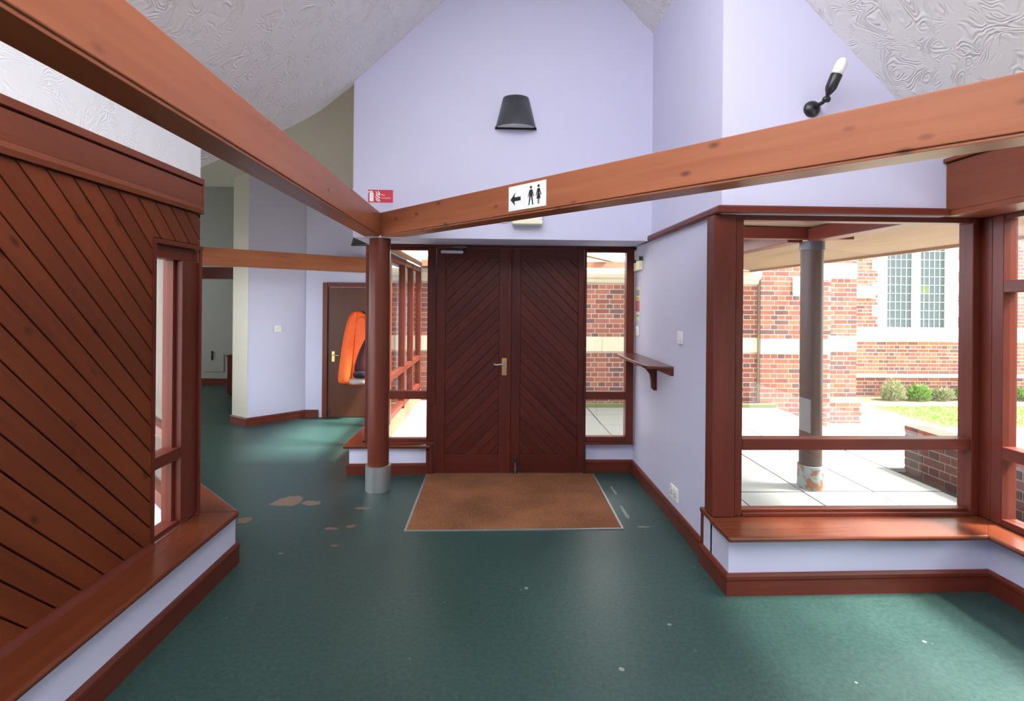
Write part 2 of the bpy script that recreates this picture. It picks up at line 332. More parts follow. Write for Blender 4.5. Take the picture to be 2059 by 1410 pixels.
def empty(name, loc=(0, 0, 0), label=None, cat=None, group=None, kind=None):
    o = bpy.data.objects.new(name, None); C.objects.link(o); o.location = loc; o.empty_display_size = .1
    if label: tag(o, label, cat, group, kind)
    return o
def at(o):      # parts are modelled in world coordinates: keep them there under an Empty at the thing's base
    for c in o.children:
        c.matrix_parent_inverse = Matrix.Translation(-o.location)
        pass
STR = 'structure'

# ------------------------------------------------------------------ room shell
# plan: nave runs away from the camera (+Y), entrance doors at y 4.75, rear wing on the left, glazed bay on the right
fl = plan('floor', [(-1.70, -2.6), (2.85, -2.6), (2.85, 3.06), (1.30, 3.06), (1.30, 4.80), (-1.20, 4.80), (-1.20, 7.9), (-3.35, 7.9), (-3.35, 9.9), (-7.5, 9.9), (-7.5, 5.6), (-4.23, 5.6), (-1.70, 3.06)], -.04, 0, M_floor)
tag(fl, 'worn dark green sheet floor with reddish scuffed patches', 'floor', kind=STR)

zl = lambda x: 3.325+.925*(x+1.154)       # left slope of the nave ceiling
zr = lambda x: 3.77-1.02*(x-1.29)         # right slope
RX = (3.77+1.02*1.29-3.325-.925*1.154)/(.925+1.02); RZ = zl(RX)
ce = empty('ceiling', (0, 0, 0), 'swirled white plaster ceiling in two steep slopes', 'ceiling', kind=STR)
def slope(name, pts, zf, mat, up):
    return prism(name, [(x, y, zf(x)) for x, y in pts], up, mat, ce)
# left slope with the rooflight left open (x -0.85..RX-.1, y -.4..2.2)
xa, xb, ya, yb = -1.25, RX-.08, -1.6, 2.25
slope('ceiling_panel', [(RX, -2.6), (RX, ya), (-1.78, ya), (-1.78, -2.6)], zl, M_artex, (-.06, 0, .07))
slope('ceiling_panel', [(xa, ya), (xa, yb), (-1.78, yb), (-1.78, ya)], zl, M_artex, (-.06, 0, .07))
edge = [(-1.15, 4.285), (-1.27, 4.275), (-1.41, 4.25), (-1.52, 4.19), (-1.64, 4.10), (-1.82, 3.95), (-1.99, 3.80), (-2.15, 3.66)]
slope('ceiling_panel', [(RX, yb), (RX, 4.30), (-1.15, 4.30)]+edge[1:]+[(-1.78, 3.15), (-1.78, yb)], zl, M_artex, (-.06, 0, .07))
# right slope
xc, xd, yc, yd = RX+.08, 1.30, -1.6, .75
slope('ceiling_panel', [(RX, -2.6), (2.85, -2.6), (2.85, yc), (RX, yc)], zr, M_artex, (.06, 0, .07))
slope('ceiling_panel', [(xd, yc), (2.85, yc), (2.85, yd), (xd, yd)], zr, M_artex, (.06, 0, .07))
slope('ceiling_panel', [(RX, yd), (2.85, yd), (2.85, 3.0), (1.34, 3.0), (1.34, 4.30), (RX, 4.30)], zr, M_artex, (.06, 0, .07))
prism('ceiling_panel', [(-1.13, 3.0, 3.62), (-7.6, 3.0, 3.62), (-7.6, 7.05, 3.06), (-3.45, 7.05, 3.06), (-2.5, 7.25, 3.04), (-1.05, 7.25, 3.04), (-1.13, 4.3, 3.44)], (0, 0, .06), M_cream, ce)
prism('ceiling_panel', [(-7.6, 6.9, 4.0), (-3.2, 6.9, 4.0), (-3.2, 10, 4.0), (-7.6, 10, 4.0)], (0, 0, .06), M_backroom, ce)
at(ce)
# rooflight frames and glass over the ridge
for (x0, x1, ya_, yb_, zf) in ((xa, xb, ya, yb, zl), (xc, xd, yc, yd, zr)):
    w = empty('window_4' if zf is zl else 'window_5', (x0, ya_, zf(x0)), 'rooflight let into the %s slope of the ceiling' % ('left' if zf is zl else 'right'), 'rooflight', kind=STR)
    q = lambda a, b, c, d: [(a, c, zf(a)), (b, c, zf(b)), (b, d, zf(b)), (a, d, zf(a))]
    bm = bmesh.new()
    for (a, b, c, d) in ((x0-.05, x0+.01, ya_, yb_), (x1-.01, x1+.05, ya_, yb_), (x0, x1, ya_-.05, ya_+.01), (x0, x1, yb_-.01, yb_+.05)): addprism(bm, q(a, b, c, d), (0, 0, .10))
    link('window_frame', bm, M_white, w)
    bm = bmesh.new(); bm.faces.new([bm.verts.new((p[0], p[1], p[2]+.05)) for p in q(x0, x1, ya_, yb_)]); link('pane', bm, M_opal, w)
    at(w)
# fill between ridge and rooflights
bm = bmesh.new()
addprism(bm, [(xb, ya, zl(xb)), (RX, ya, RZ), (RX, yb, RZ), (xb, yb, zl(xb))], (0, 0, .07)); addprism(bm, [(RX, yc, RZ), (xc, yc, zr(xc)), (xc, yd, zr(xc)), (RX, yd, RZ)], (0, 0, .07))
o = link('ridge_strip', bm, M_artex, ce)

# wall over the entrance (lilac gable), its soffit
wb = empty('wall_back', (0, 4.26, 0), 'pale lilac gable wall above the entrance doors', 'wall', kind=STR)
prism('wall_panel', [(-1.15, 4.26, 2.07), (1.30, 4.26, 2.07), (1.30, 4.26, zr(1.3)+.05), (RX, 4.26, RZ+.03), (-1.15, 4.26, zl(-1.15)+.02)], (0, .12, 0), M_lilac, wb)
box('soffit', -1.15, 1.285, 4.262, 4.80, 2.0705, 2.12, M_lilac, wb)
box('wall_panel', .84, 1.29, 4.782, 4.84, 0, .275, M_lilac, wb)
at(wb)
# right vestibule wall
wr = empty('wall_right', (1.3, 3.8, 0), 'lilac side wall with small shelf, right of the entrance', 'wall', kind=STR)
prism('wall_panel', [(1.285, 3.062, 0), (1.285, 4.84, 0), (1.285, 4.84, 3.85), (1.285, 2.93, 3.85), (1.285, 2.93, 2.07), (1.285, 3.062, 2.07)], (.075, 0, 0), M_lilac, wr)
box('wall_panel', 1.3602, 2.594, 2.93, 2.99, 2.07, 3.95, M_lilac, wr)
box('wall_panel', 2.5942, 2.90, 2.93, 2.99, 2.1005, 3.95, M_lilac, wr)
at(wr)
# the wall behind the camera, side returns out of frame
wf = plan('wall_front', [(-1.8, -2.6), (3.0, -2.6), (3.0, -2.7), (-1.8, -2.7)], 0, 4.9, M_lilac)
tag(wf, 'plain lilac wall closing the hall at the near end', 'wall', kind=STR)

# trim band on the right walls (mitred)
t1 = sweep('trim_1', [(1.285, 4.60), (1.285, 2.93), (2.594, 2.93)], [(0, 2.07), (-.030, 2.07), (-.034, 2.078), (-.034, 2.102), (-.028, 2.113), (0, 2.113)], M_mahX, bevel=.002)
tag(t1, 'red-brown timber rail turning the corner above the right window', 'rail', kind=STR)
for v in t1.data.vertices: pass
# box fascia over the right hand glazing
t2 = empty('trim_2', (2.6, 0, 2.09), 'deep orange-brown boxed fascia above the far right window', 'fascia', kind=STR)
box('lower_board', 2.596, 2.925, -2.6, 3.04, 2.069, 2.0995, M_fasY, t2, .003)
box('fascia_board', 2.595, 2.86, -2.6, 2.928, 2.10, 2.375, M_fasY, t2, .004)
box('cap_strip', 2.575, 2.86, -2.6, 2.928, 2.377, 2.40, M_fasY, t2, .003)
at(t2)

# ------------------------------------------------------------------ windows
def window(name, label, rails, panes, root=(0, 0, 0)):
    w = empty(name, root, label, 'window', kind=STR)
    for (nm, b, mt, bv) in rails: box(nm, *b, mt, w, bv)
    for b in panes: box('pane', *b, M_glass, w)
    at(w); return w
GY = 3.0
window('window_1', 'wide picture window with low transom looking onto the courtyard post',
    [('post', (1.253, 1.383, 2.950, 3.06, .332, 2.068), M_mahZ, .006), ('window_frame', (1.388, 1.432, 2.965, 3.04, .332, 2.068), M_mahZ, .003),
     ('head', (1.432, 2.785, 2.965, 3.04, 2.040, 2.068), M_mahX, .003), ('bottom_rail', (1.432, 2.785, 2.955, 3.04, .332, .352), M_mahX, .003), ('glazing_bead', (1.432, 2.783, 2.975, 3.03, .352, .367), M_mahX, .003),
     ('transom', (1.432, 2.785, 2.962, 3.04, .712, .778), M_mahX, .004), ('window_frame', (2.785, 2.835, 2.955, 3.05, .332, 2.068), M_mahZ, .004),
     ('corner_post', (2.837, 2.925, 2.89, 3.05, .332, 2.068), M_mahZ, .004)],
    [(1.432, 2.785, GY, GY+.006, .367, .712), (1.432, 2.785, GY, GY+.006, .778, 2.040)], (2.1, 3.0, .33))
r2 = [('window_frame', (2.835, 2.92, 2.822, 2.888, .332, 2.068), M_mahZ, .003), ('head', (2.84, 2.92, -2.6, 2.82, 2.043, 2.068), M_mahY, .003), ('transom', (2.832, 2.92, -2.6, 2.82, 1.632, 1.700), M_mahY, .004),
      ('transom', (2.832, 2.92, -2.6, 2.82, .703, .772), M_mahY, .004), ('bottom_rail', (2.832, 2.92, -2.6, 2.82, .332, .368), M_mahY, .003)]
p2 = []
ys = [-2.6, -1.25, .1, 1.45, 2.82]
for i, y in enumerate(ys[:-1]):
    if i: r2.append(('mullion', (2.834, 2.92, y-.03, y+.03, .332, 2.068), M_mahZ, .003))
    for z0, z1 in ((.368, .703), (.772, 1.632), (1.70, 2.043)): p2.append((2.872, 2.878, y+(.03 if i else 0), ys[i+1]-(.03 if i < 3 else 0), z0, z1))
window('window_2', 'side window with two transoms at the right edge, meeting the picture window', r2, p2, (2.87, 0, .33))

# left hand boarded wall with its narrow window
XL = -1.68
wlft = empty('wall_left', (XL, 0, 0), 'dark red-brown wall of diagonal boards under a white plaster strip', 'wall', kind=STR)
boxes('backing', [(-1.80, -1.703, -2.6, 2.632, 0, 2.05), (-1.80, -1.703, 2.632, 3.046, 1.835, 2.05), (-1.80, -1.703, 2.632, 3.046, 0, .30), (-1.80, -1.703, -2.6, 3.046, 2.05, 2.24)], M_board, wlft)
box('plaster_strip', -1.80, -1.690, -2.6, 3.046, 2.242, 2.85, M_artexW, wlft)
def clip(poly, rect):
    y0, y1, z0, z1 = rect
    for ax, lim, sg in ((0, y0, 1), (0, y1, -1), (1, z0, 1), (1, z1, -1)):
        out = []
        for i in range(len(poly)):
            a, b = poly[i-1], poly[i]; da, db = (a[ax]-lim)*sg, (b[ax]-lim)*sg
            if (da < 0) != (db < 0):
                t = da/(da-db); out.append((a[0]+(b[0]-a[0])*t, a[1]+(b[1]-a[1])*t))
            if db >= 0: out.append(b)
        poly = out
        if len(poly) < 3: return None
    a = abs(sum(poly[i-1][0]*poly[i][1]-poly[i][0]*poly[i-1][1] for i in range(len(poly))))/2
    return poly if a > 2e-5 else None
c0, dc = 3.4215, .1245
g = .0045
for k in range(-21, 15):
    a, b = c0+k*dc+g, c0+(k+1)*dc-g
    strip = [(-3, a+3), (-3, b+3), (6, b-6), (6, a-6)]
    bm = bmesh.new(); any_ = False
    for rect in ((-.2, 2.628, .345, 2.037), (2.628, 3.03, 1.86, 2.037)):
        p = clip(strip, rect)
        if p: addprism(bm, [(-1.702, y, z) for y, z in p], (.022, 0, 0)); any_ = True
    if any_: link('board', bm, M_board, wlft, .0025)
    else: bm.free()
box('fascia_board', -1.702, -1.672, -2.6, 3.03, 2.088, 2.198, M_fasY, wlft, .002)
box('cap_strip', -1.702, -1.665, -2.6, 3.046, 2.206, 2.241, M_fasY, wlft, .003)
prism('moulding', [(-1.70, -2.6, 2.040), (-1.664, -2.6, 2.040), (-1.660, -2.6, 2.062), (-1.672, -2.6, 2.088), (-1.70, -2.6, 2.088)], (0, 5.63, 0), M_fasY, wlft)
box('end_strip', -1.702, -1.668, 3.031, 3.047, 2.04, 2.205, M_fasY, wlft)
prism('bottom_strip', [(-1.70, -2.6, .331), (-1.655, -2.6, .331), (-1.668, -2.6, .352), (-1.70, -2.6, .36)], (0, 5.22, 0), M_mahY, wlft)
at(wlft)
w3 = window('window_3', 'tall narrow window cut into the diagonal boarded wall',
    [('architrave', (-1.703, -1.672, 2.620, 2.640, .335, 1.855), M_mahZ, .002), ('architrave', (-1.703, -1.672, 2.641, 3.048, 1.832, 1.857), M_mahY, .002), ('architrave', (-1.690, -1.676, 3.030, 3.048, .335, 1.83), M_mahZ, .002),
     ('head', (-1.78, -1.70, 2.641, 3.045, 1.765, 1.830), M_mahY, .002), ('post', (-1.80, -1.692, 2.89, 3.048, .335, 1.764), M_mahZ, .004),
     ('glazing_bead', (-1.785, -1.73, 2.868, 2.888, .345, 1.764), M_mahZ, .002), ('window_frame', (-1.785, -1.71, 2.641, 2.655, .335, 1.764), M_mahZ, .002),
     ('transom', (-1.79, -1.700, 2.656, 2.889, .690, .752), M_mahY, .003), ('bottom_rail', (-1.79, -1.705, 2.656, 2.889, .331, .356), M_mahY, .003)],
    [(-1.762, -1.757, 2.655, 2.868, .356, .690), (-1.762, -1.757, 2.655, 2.868, .752, 1.765)], (-1.74, 2.8, .33))

# glazed diagonal wall running back from the end of the boarded wall
def diag_frame(name, label):
    w = empty(name, (-1.70, 3.07, 0), label, 'window', kind=STR)
    d = Vector((-1, 1, 0)).normalized(); nn = Vector((-1, -1, 0)).normalized()      # nn points outdoors
    o0 = Vector((-1.72, 3.075, 0))
    def seg(nm, s0, s1, z0, z1, mt, t0=0, t1=.08, bv=.003):
        p = [o0+d*s0+nn*t0, o0+d*s1+nn*t0, o0+d*s1+nn*t1, o0+d*s0+nn*t1]
        return prism(nm, [(v.x, v.y, z0) for v in p], (0, 0, z1-z0), mt, w, bv)
    L = 3.5
    seg('wall_panel', .0, L, 0, .25, M_lilac, 0, .10, 0); seg('wall_panel', .0, L, 2.10, 3.62, M_cream, 0, .10, 0)
    seg('head', .05, L, 1.83, 2.098, M_mahD); seg('transom', .05, L, .69, .752, M_mahD); seg('bottom_rail', .05, L, .255, .345, M_mahD)
    ps = [.05, .90, 1.75, 2.6, 3.44]
    for i, s in enumerate(ps): seg('mullion', s-.024, s+.024, .346, 1.829, M_mahZ, .01, .06)
    for i in range(4):
        seg('pane', ps[i]+.035, ps[i+1]-.035, .346, .689, M_glass, .04, .045, 0); seg('pane', ps[i]+.035, ps[i+1]-.035, .753, 1.829, M_glass, .04, .045, 0)
    at(w)
diag_frame('window_6', 'glazed diagonal screen seen through the narrow left window')

# ------------------------------------------------------------------ beams
def beam(name, p0, p1, z0, z1, th, side, mat, label):
    a, b = Vector(p0), Vector(p1); d = (b-a).normalized(); n_ = Vector((-d.y, d.x))*side
    q = [a, b, b+n_*th, a+n_*th]
    o = empty(name, (a.x, a.y, z0), label, 'beam', kind=STR)
    plan('beam_timber', [tuple(v) for v in q], z0+.012, z1, mat, o, .004)
    q2 = [a+n_*.006, b+n_*.006, b+n_*(th-.006), a+n_*(th-.006)]
    plan('lower_lath', [tuple(v) for v in q2], z0, z0+.0115, mat, o, .002)
    at(o); return o
beam('timber_beam', (-.842, -2.6), (-.933, 4.262), 2.076, 2.272, .13, 1, M_beamY, 'orange-brown timber beam running overhead from the upper left to the round post')
beam('timber_beam', (-.965, 4.294), (2.592, .50), 2.076, 2.272, .15, 1, M_beamR, 'long orange-brown timber beam crossing to the upper right, carrying the toilet sign')
beam('timber_beam', (-4.3, 4.845), (-1.63, 7.045), 1.935, 2.13, .12, 1, M_beamB, 'thin timber beam crossing the rear wing behind the round post')
o = box('timber_beam', -5.2, -3.31, 6.90, 7.02, 1.83, 1.98, M_doorX); tag(o, 'short dark beam over the opening into the dim back room', 'beam', kind=STR)

# round post with galvanised shoe
def round_post(loc, r, h, rb, hb, label, mat, mbase, name='round_post', cap=False, group=None):
    t = empty(name, loc, label, 'post', group)
    x, y, z = loc
    tube('shaft', [(x, y, z+hb-.01), (x, y, z+h)], r, mat, t, 32)
    tube('metal_shoe', [(x, y, z), (x, y, z+hb)], rb, mbase, t, 32)
    if cap: tube('cap_collar', [(x, y, z+h-.075), (x, y, z+h-.002)], r+.008, M_char, t, 32)
    at(t); return t
round_post((-.952, 4.350, 0), .0865, 2.069, .103, .205, 'red-brown round post with galvanised steel shoe at the floor mat', M_postZ, M_galv)
round_post((-2.60, 4.26, 0), .085, 3.2, .103, .21, 'round post with grey metal shoe seen through the narrow left window', M_postZ, M_galv)

# ------------------------------------------------------------------ ledges, aprons, baseboards
def nose(o0, o1, z0, z1):        # ledge board profile with a rounded front edge; o1 = front
    s = 1 if o1 > o0 else -1; r = (z1-z0)/2
    return [(o0, z0), (o1-s*r*.8, z0), (o1-s*r*.2, z0+r*.35), (o1, z0+r), (o1-s*r*.2, z1-r*.35), (o1-s*r*.8, z1), (o0, z1)]
BP = lambda h=.115: [(0, 0), (-.020, 0), (-.020, h-.036), (-.016, h-.034), (-.022, h-.030), (-.022, h-.012), (-.012, h), (0, h)]
# right: outward (into the room) is to the right of travel => negative offsets
lr = empty('trim_3', (1.3, 2.8, 0), 'low window ledge with lilac apron under the picture window', 'ledge', kind=STR)
plan('ledge_board', [(1.235, 2.69), (2.64, 2.697), (2.915, 2.972), (2.915, 3.045), (1.255, 3.045), (1.255, 2.948), (1.235, 2.948)], .303, .331, M_sillX, lr, .010)
plan('ledge_board', [(2.641, 2.715), (2.625, -2.6), (2.915, -2.6), (2.915, 2.985)], .3035, .3305, M_sillY, lr, .010)
plan('apron', [(1.262, 2.755), (2.724, 2.7755), (2.724, 2.99), (1.262, 2.99)], 0, .302, M_lilac, lr)
plan('apron', [(1.262, 2.971), (1.284, 2.971), (1.284, 3.09), (1.262, 3.09)], .0, .302, M_lilac, lr)
plan('apron', [(2.716, 2.80), (2.708, -2.6), (2.90, -2.6), (2.90, 2.99), (2.7245, 2.99)], 0, .302, M_lilac, lr)
box('end_strip', 1.252, 1.284, 3.091, 3.112, .08, .33, M_mahZ, lr, .002)
box('ledge_return', 1.245, 1.284, 2.949, 3.112, .303, .331, M_sillY, lr, .006)
at(lr)
b1 = sweep('baseboard_right', [(.84, 4.782), (1.285, 4.782), (1.285, 3.11), (1.262, 3.10), (1.262, 2.755), (2.716, 2.777), (2.710, -2.6)], BP(), M_mahX)
tag(b1, 'moulded red-brown skirting along the right wall and bay', 'skirting', kind=STR)
# left: room is on the right of travel going from far to near... travel near->far keeps the room on the right
ll = empty('trim_4', (-1.6, 2, 0), 'low left ledge with pale apron turning a diagonal corner', 'ledge', kind=STR)
plan('ledge_board', [(-1.465, -2.6), (-1.465, 3.07), (-1.70, 3.05), (-1.70, -2.6)], .303, .331, M_sillY, ll, .010)
plan('ledge_board', [(-1.466, 3.072), (-3.9, 5.506), (-4.05, 5.37), (-1.70, 3.052)], .303, .331, M_sillD, ll, .010)
plan('apron', [(-1.517, -2.6), (-1.517, 3.13), (-1.70, 3.04), (-1.70, -2.6)], 0, .302, M_lilac, ll)
plan('apron', [(-1.518, 3.131), (-3.9, 5.513), (-4.02, 5.40), (-1.705, 3.085)], 0, .302, M_lilac, ll)
at(ll)
b2 = sweep('baseboard_left', [(-1.517, -2.6), (-1.517, 3.131), (-3.9, 5.513)], BP(.12), M_mahY)
tag(b2, 'moulded red-brown skirting below the left ledge', 'skirting', kind=STR)
# beside the doors on the left
lb = empty('trim_5', (-1.3, 4.7, 0), 'short low ledge behind the round post, beside the doors', 'ledge', kind=STR)
plan('ledge_board', [(-1.335, 4.665), (-.565, 4.675), (-.565, 4.70), (-1.19, 4.78), (-1.19, 7.0), (-1.335, 7.0)], .243, .272, M_sillX, lb, .008)
plan('apron', [(-1.290, 4.715), (-.575, 4.735), (-.575, 4.79), (-1.2, 4.79), (-1.2, 7.0), (-1.290, 7.0)], 0, .242, M_lilac, lb)
box('end_strip', -.574, -.555, 4.70, 4.79, 0, .27, M_mahZ, lb, .002)
at(lb)
b3 = sweep('baseboard_back', [(-1.290, 7.0), (-1.290, 4.717), (-.575, 4.737)], [(-o, z) for o, z in BP(.10)][::-1] if False else [(0, 0), (-.018, 0), (-.018, .07), (-.022, .074), (-.020, .09), (-.010, .10), (0, .10)], M_mahX)
tag(b3, 'skirting of the short ledge behind the round post', 'skirting', kind=STR)

# ------------------------------------------------------------------ entrance doors with side lights
YD = 4.72
dr = empty('door_1', (.15, 4.76, 0), 'dark double door boarded in an inverted V pattern between side lights', 'door', kind=STR)
def leaf(x0, x1, px0, px1, sgn):
    lf = box('door_leaf', x0, x1, YD+.018, YD+.058, .012, 2.040, M_doorZ, dr, .002)
    pz0, pz1 = .175, 1.955
    box('stile', x0, px0-.003, YD, YD+.0178, .012, 2.040, M_doorZ, lf, .002); box('stile', px1+.003, x1, YD, YD+.0178, .012, 2.040, M_doorZ, lf, .002)
    box('rail', px0-.002, px1+.002, YD, YD+.0178, pz1, 2.040, M_doorX, lf, .002); box('rail', px0-.002, px1+.002, YD, YD+.0178, .012, pz0-.001, M_doorX, lf, .002)
    step = .1035; n0 = int((pz0-(px1-px0))/step)-1
    for k in range(n0-2, 28):
        a, b = k*step+.002, (k+1)*step-.002
        # rising board: z = a + (x-px0); falling: z = a - (x-px0) + width
        if sgn > 0: strip = [(px0-.3, a-.3), (px1+.3, a+(px1-px0)+.3), (px1+.3, b+(px1-px0)+.3), (px0-.3, b-.3)]
        else: strip = [(px0-.3, a+(px1-px0)+.3), (px1+.3, a-.3), (px1+.3, b-.3), (px0-.3, b+(px1-px0)+.3)]
        p = clip(strip, (px0, px1, pz0, pz1))
        if p: prism('board', [(x, YD+.004, z) for x, z in p], (0, .0138, 0), M_doorL if sgn > 0 else M_doorR, lf, .0015)
    return lf
lf1 = leaf(-.526, .143, -.442, .041, 1)
box('rear_astragal', .130, .165, YD+.0585, YD+.066, .012, 2.040, M_doorZ, lf1, .002)
box('astragal', .118, .149, YD-.010, YD-.0003, .012, 2.040, M_doorZ, lf1, .003)
lf2 = leaf(.150, .808, .236, .756, -1)
box('head', -1.0, 1.283, YD-.012, YD+.07, 2.043, 2.069, M_doorX, dr, .003)
for (x0, x1) in ((-.606, -.529), (.812, .833), (1.196, 1.268), (-1.05, -.952)):
    box('jamb', x0, x1, YD-.008, YD+.075, (.0 if -.61 < x0 < .9 else .275), 2.042, M_mahZ if x0 > .9 or x0 < -.9 else M_doorZ, dr, .003)
for (x0, x1, zb) in ((-.951, -.607, .322), (.834, 1.195, .340)):
    box('transom', x0, x1, YD, YD+.06, .677, .750, M_mahX, dr, .003); box('bottom_rail', x0, x1, YD, YD+.06, .292, zb, M_mahX, dr, .003)
    box('sill', x0-.02, x1+.07, YD-.02, YD+.07, .272, .291, M_mahX, dr, .003)
    box('head_rail', x0, x1, YD, YD+.06, 2.018, 2.042, M_doorX, dr, .003)
    box('pane', x0, x1, YD+.03, YD+.036, zb, .677, M_glass, dr); box('pane', x0, x1, YD+.03, YD+.036, .750, 2.018, M_glass, dr)
# brass lever handle on the left leaf
hx = .090
pl = box('handle_plate', hx-.022, hx+.022, YD-.006, YD-.0002, .895, 1.050, M_brass, dr, .002)
tube('lever', [(hx, YD-.008, 1.005), (hx, YD-.045, 1.003), (hx-.02, YD-.052, 1.0), (hx-.075, YD-.05, .994), (hx-.095, YD-.048, 1.002)], [.009, .008, .008, .007, .008], M_chrome, dr, 8)
# drop bolt on the right leaf
tube('drop_bolt', [(.196, YD-.014, .012), (.196, YD-.014, .160)], .007, M_chrome, dr, 8)
boxes('bolt_keeps', [(.178, .214, YD-.022, YD-.0002, .115, .160), (.180, .212, YD-.020, YD-.0002, .010, .040), (.182, .210, YD-.018, YD-.0002, .070, .085), (.226, .246, YD-.016, YD-.0002, .03, .075)], M_black, dr, .002)
cl = box('door_closer', -.485, -.285, YD-.055, YD-.0002, 1.985, 2.016, M_chrome, dr, .006)
bm = bmesh.new(); addtube(bm, [(-.33, YD-.03, 2.02), (-.25, YD-.16, 2.035), (-.38, YD-.02, 2.05)], .006, 6); link('closer_arm', bm, M_char, dr)
at(dr)

# inset mat
mt = empty('door_mat', (.15, 4.15, 0), 'large brown coir mat set into the floor before the doors', 'mat')
plan('coir_pad', [(-.585, 3.555), (.885, 3.575), (.898, 4.718), (-.590, 4.718)], .0005, .010, M_coir, mt, .002)
bm = bmesh.new()
for a, b, c, d in (((-.600, 3.541), (.900, 3.561), (.885, 3.574), (-.585, 3.554)), ((-.600, 3.542), (-.586, 3.556), (-.591, 4.718), (-.605, 4.718)), ((.886, 3.576), (.900, 3.562), (.913, 4.718), (.899, 4.718))):
    addprism(bm, [(*a, .0005), (*b, .0005), (*c, .0005), (*d, .0005)], (0, 0, .0065))
link('metal_edge', bm, M_alum, mt)
at(mt)

# ------------------------------------------------------------------ rear wing
wre = empty('wall_rear', (-2, 7.06, 0), 'lilac end wall of the rear wing around the plain brown door', 'wall', kind=STR)
boxes('wall_panel', [(-2.52, -2.285, 7.06, 7.20, 0, 3.2), (-2.285, -1.32, 7.06, 7.20, 1.80, 3.2), (-1.32, -1.205, 7.06, 7.20, 0, 3.2)], M_lilac, wre)
plan('pier', [(-3.045, 6.555), (-2.52, 7.08), (-2.52, 7.2), (-3.32, 7.2), (-3.32, 6.745)], 0, 3.25, M_lilac, wre)
plan('pier_return', [(-3.044, 6.549), (-3.323, 6.742), (-3.34, 7.19), (-3.325, 7.19), (-3.315, 6.748), (-3.046, 6.560)], 0, 3.25, M_cream, wre)
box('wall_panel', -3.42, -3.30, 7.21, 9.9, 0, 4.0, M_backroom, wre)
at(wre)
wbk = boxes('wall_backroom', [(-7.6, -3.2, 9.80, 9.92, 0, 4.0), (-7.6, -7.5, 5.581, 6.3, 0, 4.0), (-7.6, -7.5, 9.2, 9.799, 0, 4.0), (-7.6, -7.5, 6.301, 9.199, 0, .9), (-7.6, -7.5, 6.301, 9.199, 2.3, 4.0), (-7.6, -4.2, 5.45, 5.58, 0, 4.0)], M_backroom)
w8 = empty('backroom_fill_window', (-7.55, 7.7, .9), 'unseen side window added to brighten the dim back room', 'window', kind=STR)  # unseen window added to lift the light in the back room
boxes('window_frame', [(-7.58, -7.52, 6.302, 6.36, .901, 2.299), (-7.58, -7.52, 9.14, 9.198, .901, 2.299), (-7.58, -7.52, 6.361, 9.139, .901, .96), (-7.58, -7.52, 6.361, 9.139, 2.24, 2.299)], M_white, w8)
box('pane', -7.555, -7.55, 6.36, 9.14, .96, 2.24, M_glass, w8); at(w8)
tag(wbk, 'dim grey wall of the back room through the left opening', 'wall', kind=STR)
hi = boxes('wall_eaves', [(-7.6, -1.72, 2.95, 3.0, 2.87, 3.75), (-1.155, -1.10, 4.40, 7.25, 2.14, 3.5), (-1.155, -1.10, 4.265, 4.42, 2.14, 3.6), (-7.6, -3.3, 7.06, 7.1, 3.08, 4.05)], M_cream)
hp_ = prism('wall_eaves_slope', [(-1.719, 2.95, zl(-1.719)+.09), (-.86, 2.95, zl(-.86)+.09), (-.86, 2.95, 3.76), (-1.719, 2.95, 3.75)], (0, .05, 0), M_cream); tag(hp_, 'plain closing wall above the left ceiling slope', 'wall', kind=STR)
tag(hi, 'plain upper walls closing the rear wing under the eaves', 'wall', kind=STR)
b4 = sweep('baseboard_rear', [(-3.31, 7.1), (-3.323, 6.742), (-3.046, 6.549), (-2.52, 7.058), (-2.345, 7.058)], BP(.10), M_mahD); tag(b4, 'red-brown skirting round the lilac pier in the rear wing', 'skirting', kind=STR)
b5 = box('baseboard_backroom', -7.5, -3.4, 9.775, 9.80, 0, .11, M_mahX); tag(b5, 'dark skirting at the back of the dim room', 'skirting', kind=STR)
# plain flush door
d2 = empty('door_2', (-1.8, 7.03, 0), 'plain brown flush door with brass handle in the rear wall', 'door', kind=STR)
box('door_leaf', -2.215, -1.385, 7.040, 7.08, .01, 1.735, M_rear, d2, .002)
box('jamb', -2.287, -2.222, 7.015, 7.08, 0, 1.80, M_mahZ, d2, .004); box('jamb', -1.378, -1.315, 7.015, 7.08, 0, 1.80, M_mahZ, d2, .004); box('head', -2.221, -1.379, 7.015, 7.08, 1.742, 1.80, M_mahX, d2, .004)
hp = box('handle_plate', -2.165, -2.125, 7.030, 7.0398, .745, .885, M_brass, d2, .002)
tube('lever', [(-2.145, 7.03, .835), (-2.145, 6.99, .835), (-2.05, 6.985, .835)], .009, M_brass, d2, 8)
boxes('kick_hinge', [(-2.212, -2.19, 7.032, 7.0398, .05, .13)], M_black, d2)
at(d2)
